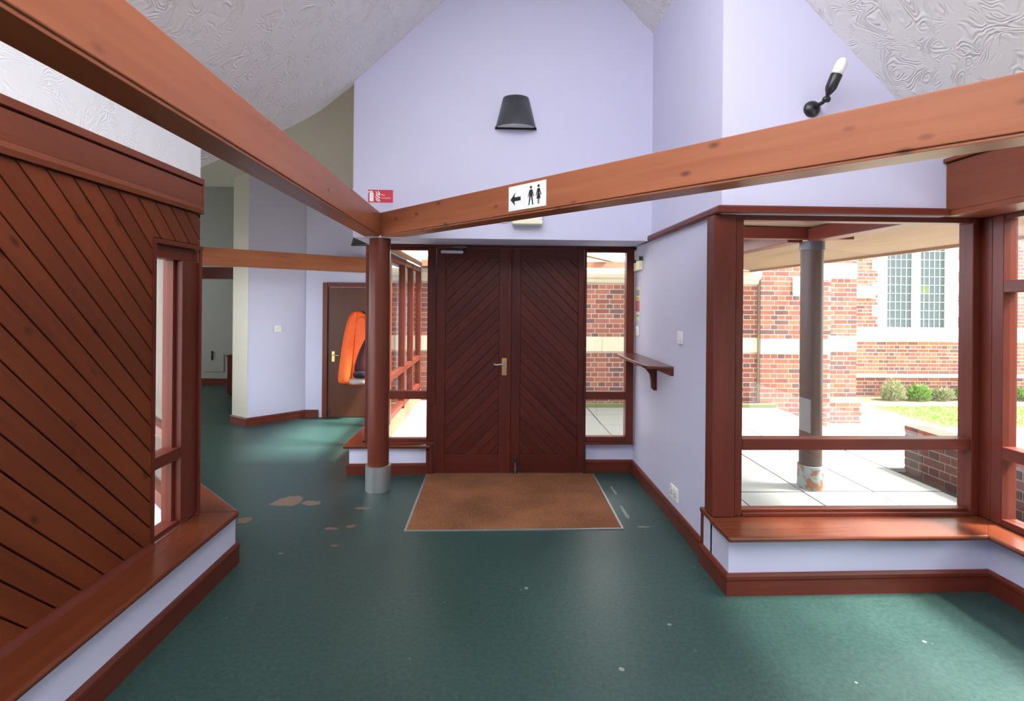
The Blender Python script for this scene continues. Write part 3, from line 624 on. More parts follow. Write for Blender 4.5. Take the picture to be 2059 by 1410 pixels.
# glazed wall of the rear wing beside the porch
w7 = empty('window_7', (-1.15, 6, 0), 'glazed wall of the rear wing seen edge-on through the left side light', 'window', kind=STR)
boxes('wall_panel', [(-1.199, -1.10, 4.80, 7.9, 0, .24)], M_brick, w7)
box('kerb', -1.099, -.98, 4.81, 7.75, -.03, .10, M_path, w7, .004)
for z0, z1 in ((.275, .335), (.690, .755), (2.0, 2.07)): box('transom' if z0 < 1.5 and z0 > .5 else ('bottom_rail' if z0 < .5 else 'head'), -1.18, -1.11, 4.82, 7.9, z0, z1, M_mahY, w7, .003)
for y in (4.86, 5.62, 6.50, 7.13, 7.86): box('mullion', -1.185, -1.105, y-.035, y+.035, .24, 2.07, M_mahZ, w7, .003)
for a, b in ((4.895, 5.585), (5.655, 6.465), (6.535, 7.105), (7.175, 7.825)):
    box('pane', -1.148, -1.143, a, b, .335, .69, M_glass, w7); box('pane', -1.148, -1.143, a, b, .755, 2.0, M_glass, w7)
box('eaves_board', -1.12, -.93, 4.87, 7.95, 2.085, 2.135, M_weath, w7, .004)
box('eaves_fascia', -.93, -.905, 4.87, 7.95, 2.04, 2.16, M_weathX, w7, .003)
at(w7)
o = boxes('wall_back_roof', [(-1.16, 1.30, 4.82, 5.0, 2.13, 3.2)], M_mortar); tag(o, 'outer face of the wall over the entrance doors', 'wall', kind=STR)

# ------------------------------------------------------------------ fittings
def sconce(loc, s, label, group):
    x, y, z = loc      # z = lower rim, y = wall face
    t = empty('wall_light', loc, label, 'wall light', group)
    def half(name, rt, rb, z0, z1, mat, dep=1.0, cap=False):
        bm = bmesh.new(); n = 20; A = []; B = []
        for i in range(n+1):
            a = PI*i/n
            A.append(bm.verts.new((x+rb*math.cos(a), y-.001-rb*dep*math.sin(a), z0))); B.append(bm.verts.new((x+rt*math.cos(a), y-.001-rt*dep*math.sin(a), z1)))
        for i in range(n): bm.faces.new([A[i], A[i+1], B[i+1], B[i]])
        bm.faces.new(B); bm.faces.new([A[0], B[0], B[-1], A[-1]])
        if cap: bm.faces.new(A[::-1])
        return link(name, bm, mat, t, smooth=False)
    o = half('shade', .106*s, .168*s, z, z+.250*s, M_char, .80)
    for p in o.data.polygons:
        if len(p.vertices) == 4: p.use_smooth = True
    half('diffuser', .150*s, .152*s, z+.010*s, z+.016*s, M_grey, .78, True)
    bm = bmesh.new(); addbox(bm, x-.17*s, x+.17*s, y-.012, y-.001, z-.004, z+.016*s); link('backplate', bm, M_black, t)
    at(t)
sconce((.158, 4.26, 2.968), 1.0, 'charcoal half-cone wall light high on the lilac gable', None)
sconce((-1.76, 7.06, 2.300), 1.0, 'dark half-cone wall light partly hidden behind the beam joint', None)

# spotlight
sp = empty('spot_lamp', (1.81, 2.93, 2.687), 'black swivel spotlight with white bulb on the upper right wall', 'spotlight')
bm = bmesh.new(); 
def lathe(bm, prof, o, ax, seg=20):
    o = Vector(o); ax = Vector(ax).normalized(); u = ax.orthogonal().normalized(); w = ax.cross(u); R = []
    for r, h in prof: R.append([bm.verts.new(o+ax*h+(u*math.cos(2*PI*k/seg)+w*math.sin(2*PI*k/seg))*max(r, 1e-4)) for k in range(seg)])
    for i in range(len(R)-1):
        for k in range(seg): bm.faces.new([R[i][k], R[i][(k+1) % seg], R[i+1][(k+1) % seg], R[i+1][k]])
    bm.faces.new(R[0][::-1]); bm.faces.new(R[-1])
bx, bz = 1.80, 2.672
lathe(bm, [(.047, 0), (.047, .008), (.042, .020), (.028, .030), (.010, .036)], (bx, 2.929, bz), (0, -1, 0)); link('wall_rose', bm, M_black, sp, smooth=True)
bm = bmesh.new(); addtube(bm, [(bx, 2.90, bz), (bx+.015, 2.85, bz+.01), (bx+.030, 2.835, bz+.03)], .011, 10); lathe(bm, [(.004, -.022), (.015, -.016), (.017, 0), (.015, .016), (.004, .022)], (bx+.028, 2.838, bz+.022), (1, 0, 0), 14); link('swivel_arm', bm, M_black, sp, smooth=True)
ax = Vector((.30, -.28, 1)).normalized(); b0 = Vector((bx+.026, 2.838, bz+.025))
bm = bmesh.new(); lathe(bm, [(.008, 0), (.011, .02), (.024, .045), (.029, .06), (.031, .13), (.030, .132), (.005, .133)], b0, ax); link('lamp_body', bm, M_black, sp, smooth=True)
bm = bmesh.new(); lathe(bm, [(.027, .130), (.029, .15), (.030, .175), (.027, .198), (.018, .214), (.006, .220)], b0, ax); link('bulb', bm, M_bulb, sp, smooth=True)
at(sp)

# emergency light box below the beam
ex = empty('emergency_light', (.256, 4.26, 2.18), 'cream emergency light box half hidden behind the sign beam', 'light fitting')
box('housing', .137, .376, 4.19, 4.259, 2.215, 2.30, M_white, ex, .006); box('diffuser', .135, .378, 4.165, 4.255, 2.182, 2.2145, M_creamP, ex, .006)
bm = bmesh.new(); addtube(bm, [(.135, 4.25, 2.23), (.09, 4.25, 2.205), (.05, 4.25, 2.20), (.02, 4.252, 2.215), (-.02, 4.255, 2.24)], .005, 6); link('flex', bm, M_white, ex, smooth=True)
at(ex)

def text(body, size, loc, xaxis, up, mat, parent, name='lettering', align='LEFT', ext=.0006):
    cu = bpy.data.curves.new(name, 'FONT'); cu.body = body; cu.size = size; cu.align_x = align; cu.align_y = 'CENTER'; cu.extrude = ext
    cu.materials.append(mat); o = bpy.data.objects.new(name, cu); C.objects.link(o)
    x = Vector(xaxis).normalized(); u = Vector(up).normalized(); z = x.cross(u)
    o.matrix_world = Matrix(((x.x, u.x, z.x, loc[0]), (x.y, u.y, z.y, loc[1]), (x.z, u.z, z.z, loc[2]), (0, 0, 0, 1)))
    bpy.context.view_layer.update()
    me = bpy.data.meshes.new_from_object(o); mw = o.matrix_world.copy(); bpy.data.objects.remove(o)
    me.transform(mw); o = bpy.data.objects.new(name, me); C.objects.link(o)
    if parent: o.parent = parent
    return o
# fire extinguisher sign
fs = empty('fire_sign', (-.933, 4.26, 2.404), 'small red fire extinguisher sign with white symbols', 'sign')
fx0, fx1, fz0, fz1, fy = -1.030, -.832, 2.354, 2.456, 4.258
box('sign_plate', fx0, fx1, fy-.002, fy+.0015, fz0, fz1, M_red, fs)
yy = fy-.0024
def poly(name, pts, y, mat, parent, th=.0004):
    bm = bmesh.new()
    for P in pts: addprism(bm, [(a, y, b) for a, b in P], (0, th, 0))
    return link(name, bm, mat, parent)
px = lambda u: fx0+(u-300)/1390*(fx1-fx0)
pz = lambda v: fz1-(v-380)/670*(fz1-fz0)
Q = lambda L: [(px(a), pz(b)) for a, b in L]
poly('extinguisher_symbol', [Q([(375, 1000), (375, 560), (420, 520), (560, 520), (600, 570), (600, 1000)]), Q([(440, 515), (440, 440), (540, 440), (550, 515)]), Q([(305, 540), (300, 490), (400, 435), (440, 440), (440, 475), (400, 490), (330, 540)])], yy, M_signW, fs)
poly('flame_symbol', [Q([(700, 460), (750, 470), (850, 600), (980, 640), (960, 690), (860, 660), (770, 580)]), Q([(840, 440), (890, 440), (930, 530), (990, 590), (960, 640), (880, 590)]), Q([(710, 620), (760, 610), (860, 720), (985, 780), (960, 840), (850, 790), (750, 700)]),
                       Q([(670, 760), (720, 750), (860, 850), (980, 920), (930, 930), (820, 890)]), Q([(710, 880), (760, 880), (860, 950), (985, 950), (960, 1010), (850, 990), (760, 950)])], yy, M_signW, fs)
text('Fire', .018, (px(1040), yy, pz(655)), (1, 0, 0), (0, 0, 1), M_signW, fs); text('extinguisher', .0155, (px(1040), yy, pz(810)), (1, 0, 0), (0, 0, 1), M_signW, fs)
at(fs)

# toilet sign on the right beam
bd = Vector((3.527, -3.762)).normalized(); bn = Vector((-bd.y, bd.x))*-1     # bn points from the face towards the camera side
A0 = Vector((-.935, 4.262)); 
ts = empty('toilet_sign', (.25, 3.0, 2.1), 'white toilet sign with black arrow, man and woman on the beam', 'sign')
s0 = 1.485; sl = .302; sz0 = 2.105; sh = .148
def onb(u, v, e=.002): p = A0+bd*(s0+u)+bn*e; return (p.x, p.y, sz0+v)
def slab(name, pts, mat, e=.002, th=.0006):
    bm = bmesh.new()
    for P in pts: addprism(bm, [onb(a, b, e) for a, b in P], (bn.x*th, bn.y*th, 0))
    return link(name, bm, mat, ts)
slab('sign_plate', [[(0, 0), (sl, 0), (sl, sh), (0, sh)]], M_signW, .0008, .0022)
E_ = .0033
U = lambda L, ox, k=1: [(ox+a*k, b*k) for a, b in L]
slab('arrow', [[(.016, .068), (.058, .108), (.050, .084), (.050, .052), (.058, .028)], [(.045, .080), (.102, .080), (.102, .056), (.045, .056)]], M_ink, E_)
def circ(cx, cz, r, n=14): return [(cx+r*math.cos(2*PI*i/n), cz+r*math.sin(2*PI*i/n)) for i in range(n)]
mx_ = .185
slab('man_symbol', [circ(mx_, .121, .0085), U([(-.012, .108), (.012, .108), (.012, .068), (-.012, .068)], mx_), U([(-.012, .107), (-.024, .068), (-.019, .066), (-.009, .096)], mx_), U([(.012, .107), (.009, .096), (.019, .066), (.024, .068)], mx_),
     U([(-.012, .0679), (-.001, .0679), (-.012, .018), (-.020, .018)], mx_), U([(.001, .0679), (.012, .0679), (.020, .018), (.012, .018)], mx_)], M_ink, E_)
wx = .245
slab('woman_symbol', [circ(wx, .121, .0085), U([(-.009, .108), (.009, .108), (.007, .084), (.016, .048), (-.016, .048), (-.007, .084)], wx), U([(-.009, .107), (-.022, .068), (-.017, .066), (-.007, .092)], wx), U([(.009, .107), (.007, .092), (.017, .066), (.022, .068)], wx),
     U([(-.006, .0479), (-.001, .0479), (-.001, .018), (-.005, .018)], wx), U([(.001, .0479), (.006, .0479), (.005, .018), (.001, .018)], wx)], M_ink, E_)
for u, v in ((.01, .01), (.01, .138), (.292, .01), (.292, .138)): slab('screw', [circ(u, v, .0026, 8)], M_galv, E_)
at(ts)

# wall shelf
XR = 1.2848
sf = empty('wall_shelf', (1.2848, 4.2, 1.06), 'small red-brown wall shelf on a curved bracket, right of the doors', 'shelf')
plan('shelf_board', [(XR, 4.715), (1.105, 4.66), (1.085, 4.60), (1.092, 3.81), (1.115, 3.735), (XR, 3.70)], 1.082, 1.104, M_sillY, sf, .005)
box('wall_cleat', XR-.022, XR, 3.70, 4.68, 1.035, 1.0815, M_mahY, sf, .002)
prof = [(XR-.023, 1.034), (XR-.023, 1.081), (1.115, 1.081), (1.115, 1.066), (1.155, 1.058), (1.200, 1.035), (1.232, .995), (1.243, .940), (1.246, .885), (1.262, .868), (XR-.0005, .868), (XR-.0005, 1.034)]
prism('bracket', [(x, 4.085, z) for x, z in prof], (0, .035, 0), M_mahZ, sf, .002)
at(sf)
def plate(nm, y0, y1, z0, z1, label, cat, rock=True, group=None, kindp='rocker'):
    t = empty(nm, (XR, (y0+y1)/2, (z0+z1)/2), label, cat, group)
    box('faceplate', XR-.012, XR-.0005, y0, y1, z0, z1, M_white, t, .003)
    return t
t = plate('light_switch', 3.515, 3.605, 1.277, 1.363, 'white light switch between the shelf and the window', 'switch'); box('rocker', XR-.018, XR-.0121, 3.545, 3.575, 1.300, 1.340, M_white, t, .002); at(t)
t = plate('light_switch', 4.590, 4.680, 1.265, 1.350, 'white light switch below the coloured notice', 'switch'); box('rocker', XR-.018, XR-.0121, 4.62, 4.65, 1.290, 1.330, M_white, t, .002); at(t)
t = plate('wall_socket', 3.575, 3.725, .172, .262, 'white double power socket low on the right wall', 'socket')
for y in (3.615, 3.668): box('rocker', XR-.016, XR-.0121, y, y+.017, .236, .254, M_white, t)
for y0_ in (3.60, 3.67):
    for (y, z) in ((y0_+.007, .195), (y0_+.029, .195), (y0_+.018, .214)): box('pin_hole', XR-.0135, XR-.0119, y, y+.006, z, z+.010, M_ink, t)
at(t)
# notice and controls by the doors
nb = empty('wall_notice', (XR, 4.68, 1.55), 'narrow notice with grey, yellow and pink blocks beside the doors', 'notice')
box('paper', XR-.003, XR-.0005, 4.575, 4.725, 1.400, 1.706, M_paperY, nb)
for nm, a, b, c, d, m_ in (('grey_block', 4.59, 4.70, 1.625, 1.675, M_paperB), ('yellow_block', 4.59, 4.70, 1.585, 1.612, M_paperO), ('pink_block', 4.59, 4.71, 1.482, 1.580, M_paperP), ('green_mark', 4.60, 4.69, 1.440, 1.452, M_paperG)):
    box(nm, XR-.0036, XR-.0031, a, b, c, d, m_, nb)
at(nb)
tm = empty('control_box', (XR, 4.56, 1.9), 'cream control box with dark top high beside the doors', 'control box')
box('housing', XR-.035, XR-.0005, 4.505, 4.600, 1.850, 1.930, M_creamP, tm, .004); box('top_cover', XR-.038, XR-.0005, 4.500, 4.605, 1.9305, 1.965, M_char, tm, .003); at(tm)
tm = empty('control_box', (XR, 4.68, 1.9), 'slimmer cream control box tucked into the door corner', 'control box')
box('housing', XR-.028, XR-.0005, 4.635, 4.705, 1.845, 1.920, M_creamP, tm, .004); box('top_cover', XR-.030, XR-.0005, 4.630, 4.708, 1.9205, 1.950, M_char, tm, .003); at(tm)
# thermostat on the pier
tp = empty('light_switch', (-2.78, 6.80, 1.19), 'small white switch on the lilac pier in the rear wing', 'switch')
c_ = Vector((-2.790, 6.807)); d_ = Vector((1, 1)).normalized(); n_ = Vector((1, -1)).normalized()
def pp(s, t): v = c_+d_*s+n_*t; return (v.x, v.y)
plan('faceplate', [pp(-.045, .002), pp(.045, .002), pp(.045, .014), pp(-.045, .014)], 1.150, 1.235, M_white, tp, .003)
plan('rocker', [pp(-.012, .0145), pp(.012, .0145), pp(.012, .02), pp(-.012, .02)], 1.172, 1.212, M_white, tp)
at(tp)

# ------------------------------------------------------------------ hi-vis coat hung on the plain door
ct = empty('hanging_coat', (-1.80, 7.0, 1.42), 'bright orange high-visibility coat hanging on the plain brown door', 'coat')
def cloth(name, secs, mat, wob, ph, n=28):
    bm = bmesh.new(); R = []
    for (z, xc, yc, rx, ry) in secs:
        ring = []
        for k in range(n):
            a = 2*PI*k/n; f = 1+wob*math.sin(5*a+ph+z*2.2)+wob*.6*math.sin(9*a+ph*2-z*3)
            yv = yc+ry*f*math.sin(a); ring.append(bm.verts.new((xc+rx*f*math.cos(a), min(yv, 7.036), z+(.008*math.sin(4*a+ph)))))
        R.append(ring)
    for i in range(len(R)-1):
        for k in range(n): bm.faces.new([R[i][k], R[i][(k+1) % n], R[i+1][(k+1) % n], R[i+1][k]])
    bm.faces.new(R[0][::-1]); bm.faces.new(R[-1])
    o = link(name, bm, mat, ct, smooth=True); s = o.modifiers.new('s', 'SUBSURF'); s.levels = s.render_levels = 1
    return o
cloth('body', [(1.425, -1.82, 6.99, .025, .03), (1.385, -1.80, 6.98, .08, .045), (1.30, -1.77, 6.97, .135, .06), (1.15, -1.755, 6.965, .165, .065), (.95, -1.765, 6.965, .180, .065), (.75, -1.785, 6.965, .19, .065), (.55, -1.80, 6.965, .195, .066), (.435, -1.805, 6.965, .19, .062)], M_orange, .05, .4)
cloth('sleeve', [(1.42, -1.835, 6.965, .022, .03), (1.37, -1.855, 6.94, .055, .045), (1.22, -1.885, 6.925, .070, .055), (1.0, -1.915, 6.915, .076, .055), (.75, -1.94, 6.910, .082, .055), (.55, -1.955, 6.905, .084, .055), (.468, -1.960, 6.905, .083, .052)], M_orange, .05, 1.7)
cloth('front_flap', [(1.36, -1.755, 6.915, .03, .012), (1.25, -1.75, 6.905, .075, .014), (1.1, -1.74, 6.90, .085, .014), (.95, -1.76, 6.90, .07, .014), (.8, -1.80, 6.90, .045, .014), (.70, -1.835, 6.90, .015, .010)], M_orange, .04, 2.6)
cloth('lining', [(1.12, -1.66, 6.905, .01, .02), (1.0, -1.68, 6.895, .045, .025), (.85, -1.71, 6.89, .075, .028), (.70, -1.735, 6.885, .095, .030), (.60, -1.74, 6.885, .10, .030)], M_dkcloth, .05, .9)
cloth('hem', [(.65, -1.738, 6.880, .100, .032), (.60, -1.742, 6.878, .104, .033), (.545, -1.742, 6.878, .102, .032)], M_navy, .05, .9)
cloth('reflective_band', [(.545, -1.77, 6.895, .13, .03), (.50, -1.775, 6.893, .135, .03), (.465, -1.775, 6.893, .135, .03)], M_reflect, .04, .4)
cloth('collar', [(1.36, -1.70, 6.95, .035, .05), (1.33, -1.69, 6.945, .055, .055), (1.285, -1.68, 6.945, .050, .05)], M_orange, .05, .2)
bm = bmesh.new(); addtube(bm, [(-1.74, 7.035, 1.40), (-1.74, 6.99, 1.40), (-1.74, 6.975, 1.42)], .008, 8); link('hook', bm, M_black, ct, smooth=True)
at(ct)

# ------------------------------------------------------------------ back room furniture
cb = empty('wooden_cabinet', (-4.25, 8.75, 0), 'low red-brown cabinet end in the dim back room', 'cabinet')
box('body', -4.37, -3.9, 8.70, 9.2, .03, .63, M_mahZ, cb, .003); box('top', -4.385, -3.88, 8.685, 9.21, .6305, .652, M_mahX, cb, .003); box('plinth', -4.35, -3.9, 8.72, 9.2, .0005, .0295, M_doorX, cb)
box('door', -4.355, -3.92, 8.684, 8.699, .06, .61, M_mahZ, cb, .002)
at(cb)
kn = empty('hat_stand', (-4.27, 8.9, .65), 'thin dark stand rising above the cabinet beside the pier', 'stand')
tube('pole', [(-4.28, 8.85, .6525), (-4.28, 8.85, 1.19)], .018, M_black, kn, 10)
for i in range(6): box('peg', -4.325, -4.235, 8.842, 8.858, .72+.08*i, .745+.08*i, M_black, kn)
at(kn)
fp = empty('service_box', (-5.15, 9.79, .33), 'pale flush service panel with a dark pull on the dim wall', 'panel')
box('panel_cover', -5.34, -4.98, 9.785, 9.7995, .235, .56, M_backroom, fp, .003); box('pull', -5.20, -5.175, 9.765, 9.7845, .45, .62, M_black, fp, .003); at(fp)

# ------------------------------------------------------------------ outdoors: paving, ground
pt = empty('patio', (1.5, 5.5, 0), 'pale courtyard paving of large square slabs outside the windows', 'paving', kind=STR)
boxes('bedding', [(-1.09, 3.95, 3.07, 7.98, -.40, -.045), (1.31, 2.9, 3.06, 3.08, -.4, -.045), (3.951, 4.30, 4.92, 7.98, -.40, -.045), (2.93, 3.95, 1.0, 3.07, -.40, -.045)], M_joint, pt)
xs = [-1.0+.598*i for i in range(9)]+[4.28]; yss = [3.10]+[3.685+.598*i for i in range(8)]
base = None
def slabobj(x0, x1, y0, y1):
    dz = random.uniform(-.003, .003); tl = random.uniform(-.002, .002)
    bm = bmesh.new(); addbox(bm, x0+.006, x1-.006, y0+.006, y1-.006, -.044, -.006)
    for v in bm.verts:
        if v.co.z > -.02: v.co.z += dz+tl*(v.co.x-x0)
    return link('paving_slab', bm, M_slab, pt, .003)
for j in range(len(yss)-1):
    for i in range(len(xs)-1):
        x0, x1, y0, y1 = xs[i], xs[i+1], yss[j], yss[j+1]
        if y1 < 4.86 and x0 < 1.3: continue
        if y0 < 4.83 and x0 < 1.2: continue
        if x0 > 3.7 and y1 < 4.95: continue
        if x0 > 3.7: x1 = 4.28
        if x0 < 1.32 and y0 < 4.85: x0 = 1.40
        slabobj(x0, min(x1, 3.92) if y0 < 4.85 else x1, y0, min(y1, 7.78))
for i in range(2):
    for j in range(3): slabobj(2.94+i*.49, 2.94+(i+1)*.49, 1.30+j*.59, 1.30+(j+1)*.59)
at(pt)
mo = box('moss_verge', -1.08, 4.28, 7.785, 7.86, -.044, .045, M_moss); tag(mo, 'mossy verge at the foot of the brick church wall', 'verge', kind='stuff')
lg = box('lower_ground', 3.0, 16, -1.5, 9.85, -.46, -.372, M_path); tag(lg, 'pale path on the lower ground outside the courtyard', 'path', kind=STR)
# lawn with blades as one piece of stuff
bm = bmesh.new(); addbox(bm, 7.15, 14, 8.12, 9.72, -.371, -.355)
for i in range(5200):
    x, y = random.uniform(7.17, 11.5), random.uniform(8.14, 9.70); h = random.uniform(.02, .05); a = random.uniform(0, PI); w_ = .006
    dx, dy = math.cos(a)*w_, math.sin(a)*w_; lx, ly = random.uniform(-.015, .015), random.uniform(-.015, .015)
    bm.faces.new([bm.verts.new((x-dx, y-dy, -.356)), bm.verts.new((x+dx, y+dy, -.356)), bm.verts.new((x+lx, y+ly, -.356+h))])
o = link('lawn', bm, M_grass); tag(o, 'bright green lawn beyond the path outside the window', 'lawn', kind='stuff')
o = boxes('kerb_edging', [(6.95, 7.02, 7.4, 9.84, -.371, -.33), (7.02, 14, 9.74, 9.84, -.371, -.31)], M_stoneW); tag(o, 'pale stone edging round the lawn and flower bed', 'edging', kind=STR)
o = box('flower_bed', 6.0, 14, 9.851, 10.58, -.46, -.33, M_soil); tag(o, 'soil of the narrow bed under the church window', 'bed', kind=STR)

# plants in the bed, each one a thing
def plant(x, y, r, h, label, mat, n, seed):
    rr = random.Random(seed)
    t = empty('leafy_plant', (x, y, -.33), label, 'plant', 'plants under the church window')
    bm = bmesh.new()
    for i in range(n):
        a = rr.uniform(0, 2*PI); d = r*math.sqrt(rr.random()); z = h*rr.random()*(1-.5*d/r); L = rr.uniform(.05, .12)
        p = Vector((x+math.cos(a)*d, y+math.sin(a)*d*.6, -.33+z)); dirv = Vector((math.cos(a)*.6+rr.uniform(-.3, .3), math.sin(a)*.5, rr.uniform(.3, 1))).normalized()
        s = dirv.cross(Vector((rr.random(), rr.random(), rr.random()))).normalized()*L*.18
        bm.faces.new([bm.verts.new(p), bm.verts.new(p+dirv*L*.5+s), bm.verts.new(p+dirv*L), bm.verts.new(p+dirv*L*.5-s)])
    o = link('foliage', bm, mat, t); o['kind'] = 'stuff'
    bm = bmesh.new()
    for i in range(6):
        a = rr.uniform(0, 2*PI); addtube(bm, [(x, y, -.33), (x+math.cos(a)*r*.5, y+math.sin(a)*r*.3, -.33+h*.7)], .006, 5)
    o = link('stems', bm, M_leaf2, t); o['kind'] = 'stuff'
    at(t)
for i, (x, y, r, h, lb_, mm_) in enumerate([(7.98, 10.2, .19, .45, 'wispy grey-green plant at the left end of the bed', M_leaf2), (8.48, 10.15, .19, .34, 'bright green plant right of the wispy one in the bed', M_leaf), (8.98, 10.2, .2, .26, 'low mid-bed plant between the two green clumps', M_leaf2),
        (9.52, 10.2, .18, .32, 'pale green clump at the right end of the visible bed', M_leaf), (10.04, 10.2, .2, .40, 'bushy green plant beside the window corner post', M_leaf), (10.72, 10.2, .22, .28, 'plant in the bed seen through the side window', M_leaf)]):
    plant(x, y, r, h, lb_, mm_, 420, i)

# ------------------------------------------------------------------ outdoors: masonry
BL, BH, JT = .212, .061, .014
brick_cache = {}
def brick_mesh(l, mat):
    k = (round(l, 3), mat.name)
    if k not in brick_cache:
        bm = bmesh.new(); addbox(bm, 0, l, 0, .02, 0, BH); me = bpy.data.meshes.new('brick'); bmesh.ops.recalc_face_normals(bm, faces=bm.faces[:]); bm.to_mesh(me); bm.free(); me.materials.append(mat)
        brick_cache[k] = me
    return brick_cache[k]
def masonry(name, label, cat, o, ang, length, z0, z1, depth, skip=(), vis=None, mat=None, mort=None, kind=STR, limit=290, extra=None):
    """wall in local frame: x along, y into the wall; bricks proud of the mortar. skip = [(x0,x1,z0,z1)] holes; vis(x,z) = seen singly"""
    mat = mat or M_brick; mort = mort or M_mortar
    t = empty(name, (o[0], o[1], z0), label, cat, kind=kind); t.rotation_euler = (0, 0, ang)
    def child(ob): ob.parent = t; return ob
    # mortar core
    bm = bmesh.new()
    zc = sorted({z0, z1, *[s[2] for s in skip], *[s[3] for s in skip]}); xc_ = sorted({0, length, *[s[0] for s in skip], *[s[1] for s in skip]})
    for i in range(len(xc_)-1):
        for j in range(len(zc)-1):
            cx, cz = (xc_[i]+xc_[i+1])/2, (zc[j]+zc[j+1])/2
            if any(s[0] < cx < s[1] and s[2] < cz < s[3] and s[4] for s in skip) or not (z0 <= cz <= z1) or not (0 <= cx <= length): continue
            addbox(bm, xc_[i], xc_[i+1], .004, depth, zc[j]-z0, zc[j+1]-z0)
    child(link('mortar_core', bm, mort))
    n = 0; sb = bmesh.new(); row = 0; z = z0+.004
    while z+BH <= z1+.005:
        # English-ish bond: stretcher and header courses
        unit = BL if row % 2 == 0 else (BL-JT)/2
        x = -(.0 if row % 2 == 0 else (unit+JT)/2)
        while x < length:
            a, b = max(x, 0), min(x+unit, length)
            hit = [s for s in skip if s[2] < z+BH*.5 < s[3]]
            segs = [(a, b)]
            for s in hit:
                ns = []
                for (p, q) in segs:
                    if q <= s[0] or p >= s[1]: ns.append((p, q))
                    else:
                        if p < s[0]: ns.append((p, s[0]))
                        if q > s[1]: ns.append((s[1], q))
                segs = ns
            for (p, q) in segs:
                if q-p < .03: continue
                if vis and n < limit and vis(p, z):
                    me = brick_mesh(q-p, mat); ob = bpy.data.objects.new('brick', me); C.objects.link(ob); ob.parent = t; ob.location = (p, random.uniform(-.003, .001), z-z0); n += 1
                else: addbox(sb, p, q, random.uniform(-.003, .001), .02, z-z0, z-z0+BH)
            x += unit+JT
        z += BH+JT; row += 1
    if len(sb.verts): ob = child(link('brickwork', sb, mat)); ob['kind'] = 'stuff'
    else: sb.free()
    return t
def blocks(t, L, mat, y=-.012, dep=.05, nm='stone_block', bev=.003):      # ashlar blocks in the wall's own frame
    for (x0, x1, z0, z1, *e) in L:
        yy_ = e[0] if e else y
        o = box(nm, x0, x1, yy_, dep, z0-t.location.z, z1-t.location.z, mat, t, bev)
def chain(x0, x1, z0, z1, step, *e): 
    n = max(1, round((x1-x0)/step)); return [(x0+(x1-x0)*i/n+.002, x0+(x1-x0)*(i+1)/n-.002, z0, z1, *e) for i in range(n)]

# church wall facing the doors: x -3.2 .. 4.08 at y 7.98
cw = masonry('church_wall', 'red brick church wall with stone band and cornice opposite the doors', 'wall', (-3.2, 7.98), 0, 7.28, -.40, 2.10, .35,
    skip=[(0, 7.28, .815, 1.045, False), (0, 7.28, 1.87, 2.11, False)], vis=lambda x, z: (4.55 < x < 5.35 or 6.95 < x < 7.3 or 1.45 < x < 2.3) and z > -.05)
blocks(cw, chain(0, 7.28, .818, 1.042, .62), M_stone)
zb_ = cw.location.z
for i, (a, b) in enumerate([(k*1.04, (k+1)*1.04) for k in range(7)]):
    pr = [(0.05, 1.872), (-.03, 1.872), (-.05, 1.90), (-.055, 1.925), (-.10, 1.95), (-.13, 2.0), (-.14, 2.06), (-.10, 2.085), (.05, 2.112)]
    prism('cornice_stone', [(a+.002, y, z-zb_) for y, z in pr], (b-a-.004, 0, 0), M_stone, cw, .003)
# plain face between the inner corner and the buttress
cf = masonry('church_wall', 'sharply lit brick face directly behind the outdoor post', 'wall', (4.085, 7.90), 0, 1.10, -.40, 2.6, .4,
    skip=[(0, 1.1, .80, 1.035, False), (.50, .62, 1.70, 2.0, False)], vis=lambda x, z: x < .62 and z > -.1)
blocks(cf, chain(0, 1.1, .803, 1.032, .55), M_stone)
blocks(cf, [(.86, 1.10, 1.94, 2.20)], M_stoneW)
lw_ = box('lamp_box', 4.57, 4.69, 7.83, 7.888, 1.72, 1.99, M_white, None, .01); tag(lw_, 'white bulkhead lamp on the brick face behind the outdoor post', 'lamp')
bt = masonry('buttress', 'tall brick buttress with stone bands right of the outdoor post', 'buttress', (5.35, 8.40), 0, .60, -.40, 2.6, 2.1,
    skip=[(0, .6, .815, 1.055, False), (0, .6, 2.0, 2.25, False)], vis=lambda x, z: z < 2.1)
blocks(bt, [(0, .6, .818, 1.052), (0, .6, 2.003, 2.247)], M_stoneW)
blocks(bt, [(-.03, .63, -.02, .03, -.035)], M_stone); 
bp_ = masonry('buttress_plinth', 'wider brick plinth at the foot of the buttress', 'plinth', (5.36, 8.34), 0, .64, -.40, -.02, .055, vis=lambda x, z: True)
# far wall with the leaded window
fw = masonry('church_wall', 'sunlit far brick church wall around the leaded window', 'wall', (6.8, 10.6), 0, 7.0, -.46, 4.6, .5,
    skip=[(0, 7, .835, 1.105, False), (1.15, 2.86, 1.105, 3.7, True), (.60, 1.03, 1.71, 1.965, False), (0, 7, .07, .12, False)], vis=lambda x, z: .68 < x < 3.0 and z > .1 and z < 2.6)
blocks(fw, chain(0, 7, .838, 1.102, .7), M_stoneW); blocks(fw, chain(0, 7, .073, .117, 1.0, -.04), M_stoneW)
blocks(fw, [(.60, 1.03, 1.713, 1.962, -.10)], M_stoneW, nm='corbel_stone')
blocks(fw, [(1.30, 2.78, .835, .87, -.06)], M_stoneW, nm='sill_stone')
L_ = []
z = 1.107; k = 0
while z < 3.6:
    h_ = .235; e = .12 if k % 2 else 0
    L_ += [(1.15-e, 1.349, z, z+h_-.004), (2.652, 2.86+e, z, z+h_-.004)]; z += h_; k += 1
blocks(fw, L_, M_stoneW, dep=.12)
blocks(fw, [(1.936, 2.083, 1.107, 3.6, .02)], M_stoneW, dep=.16, nm='mullion_stone')
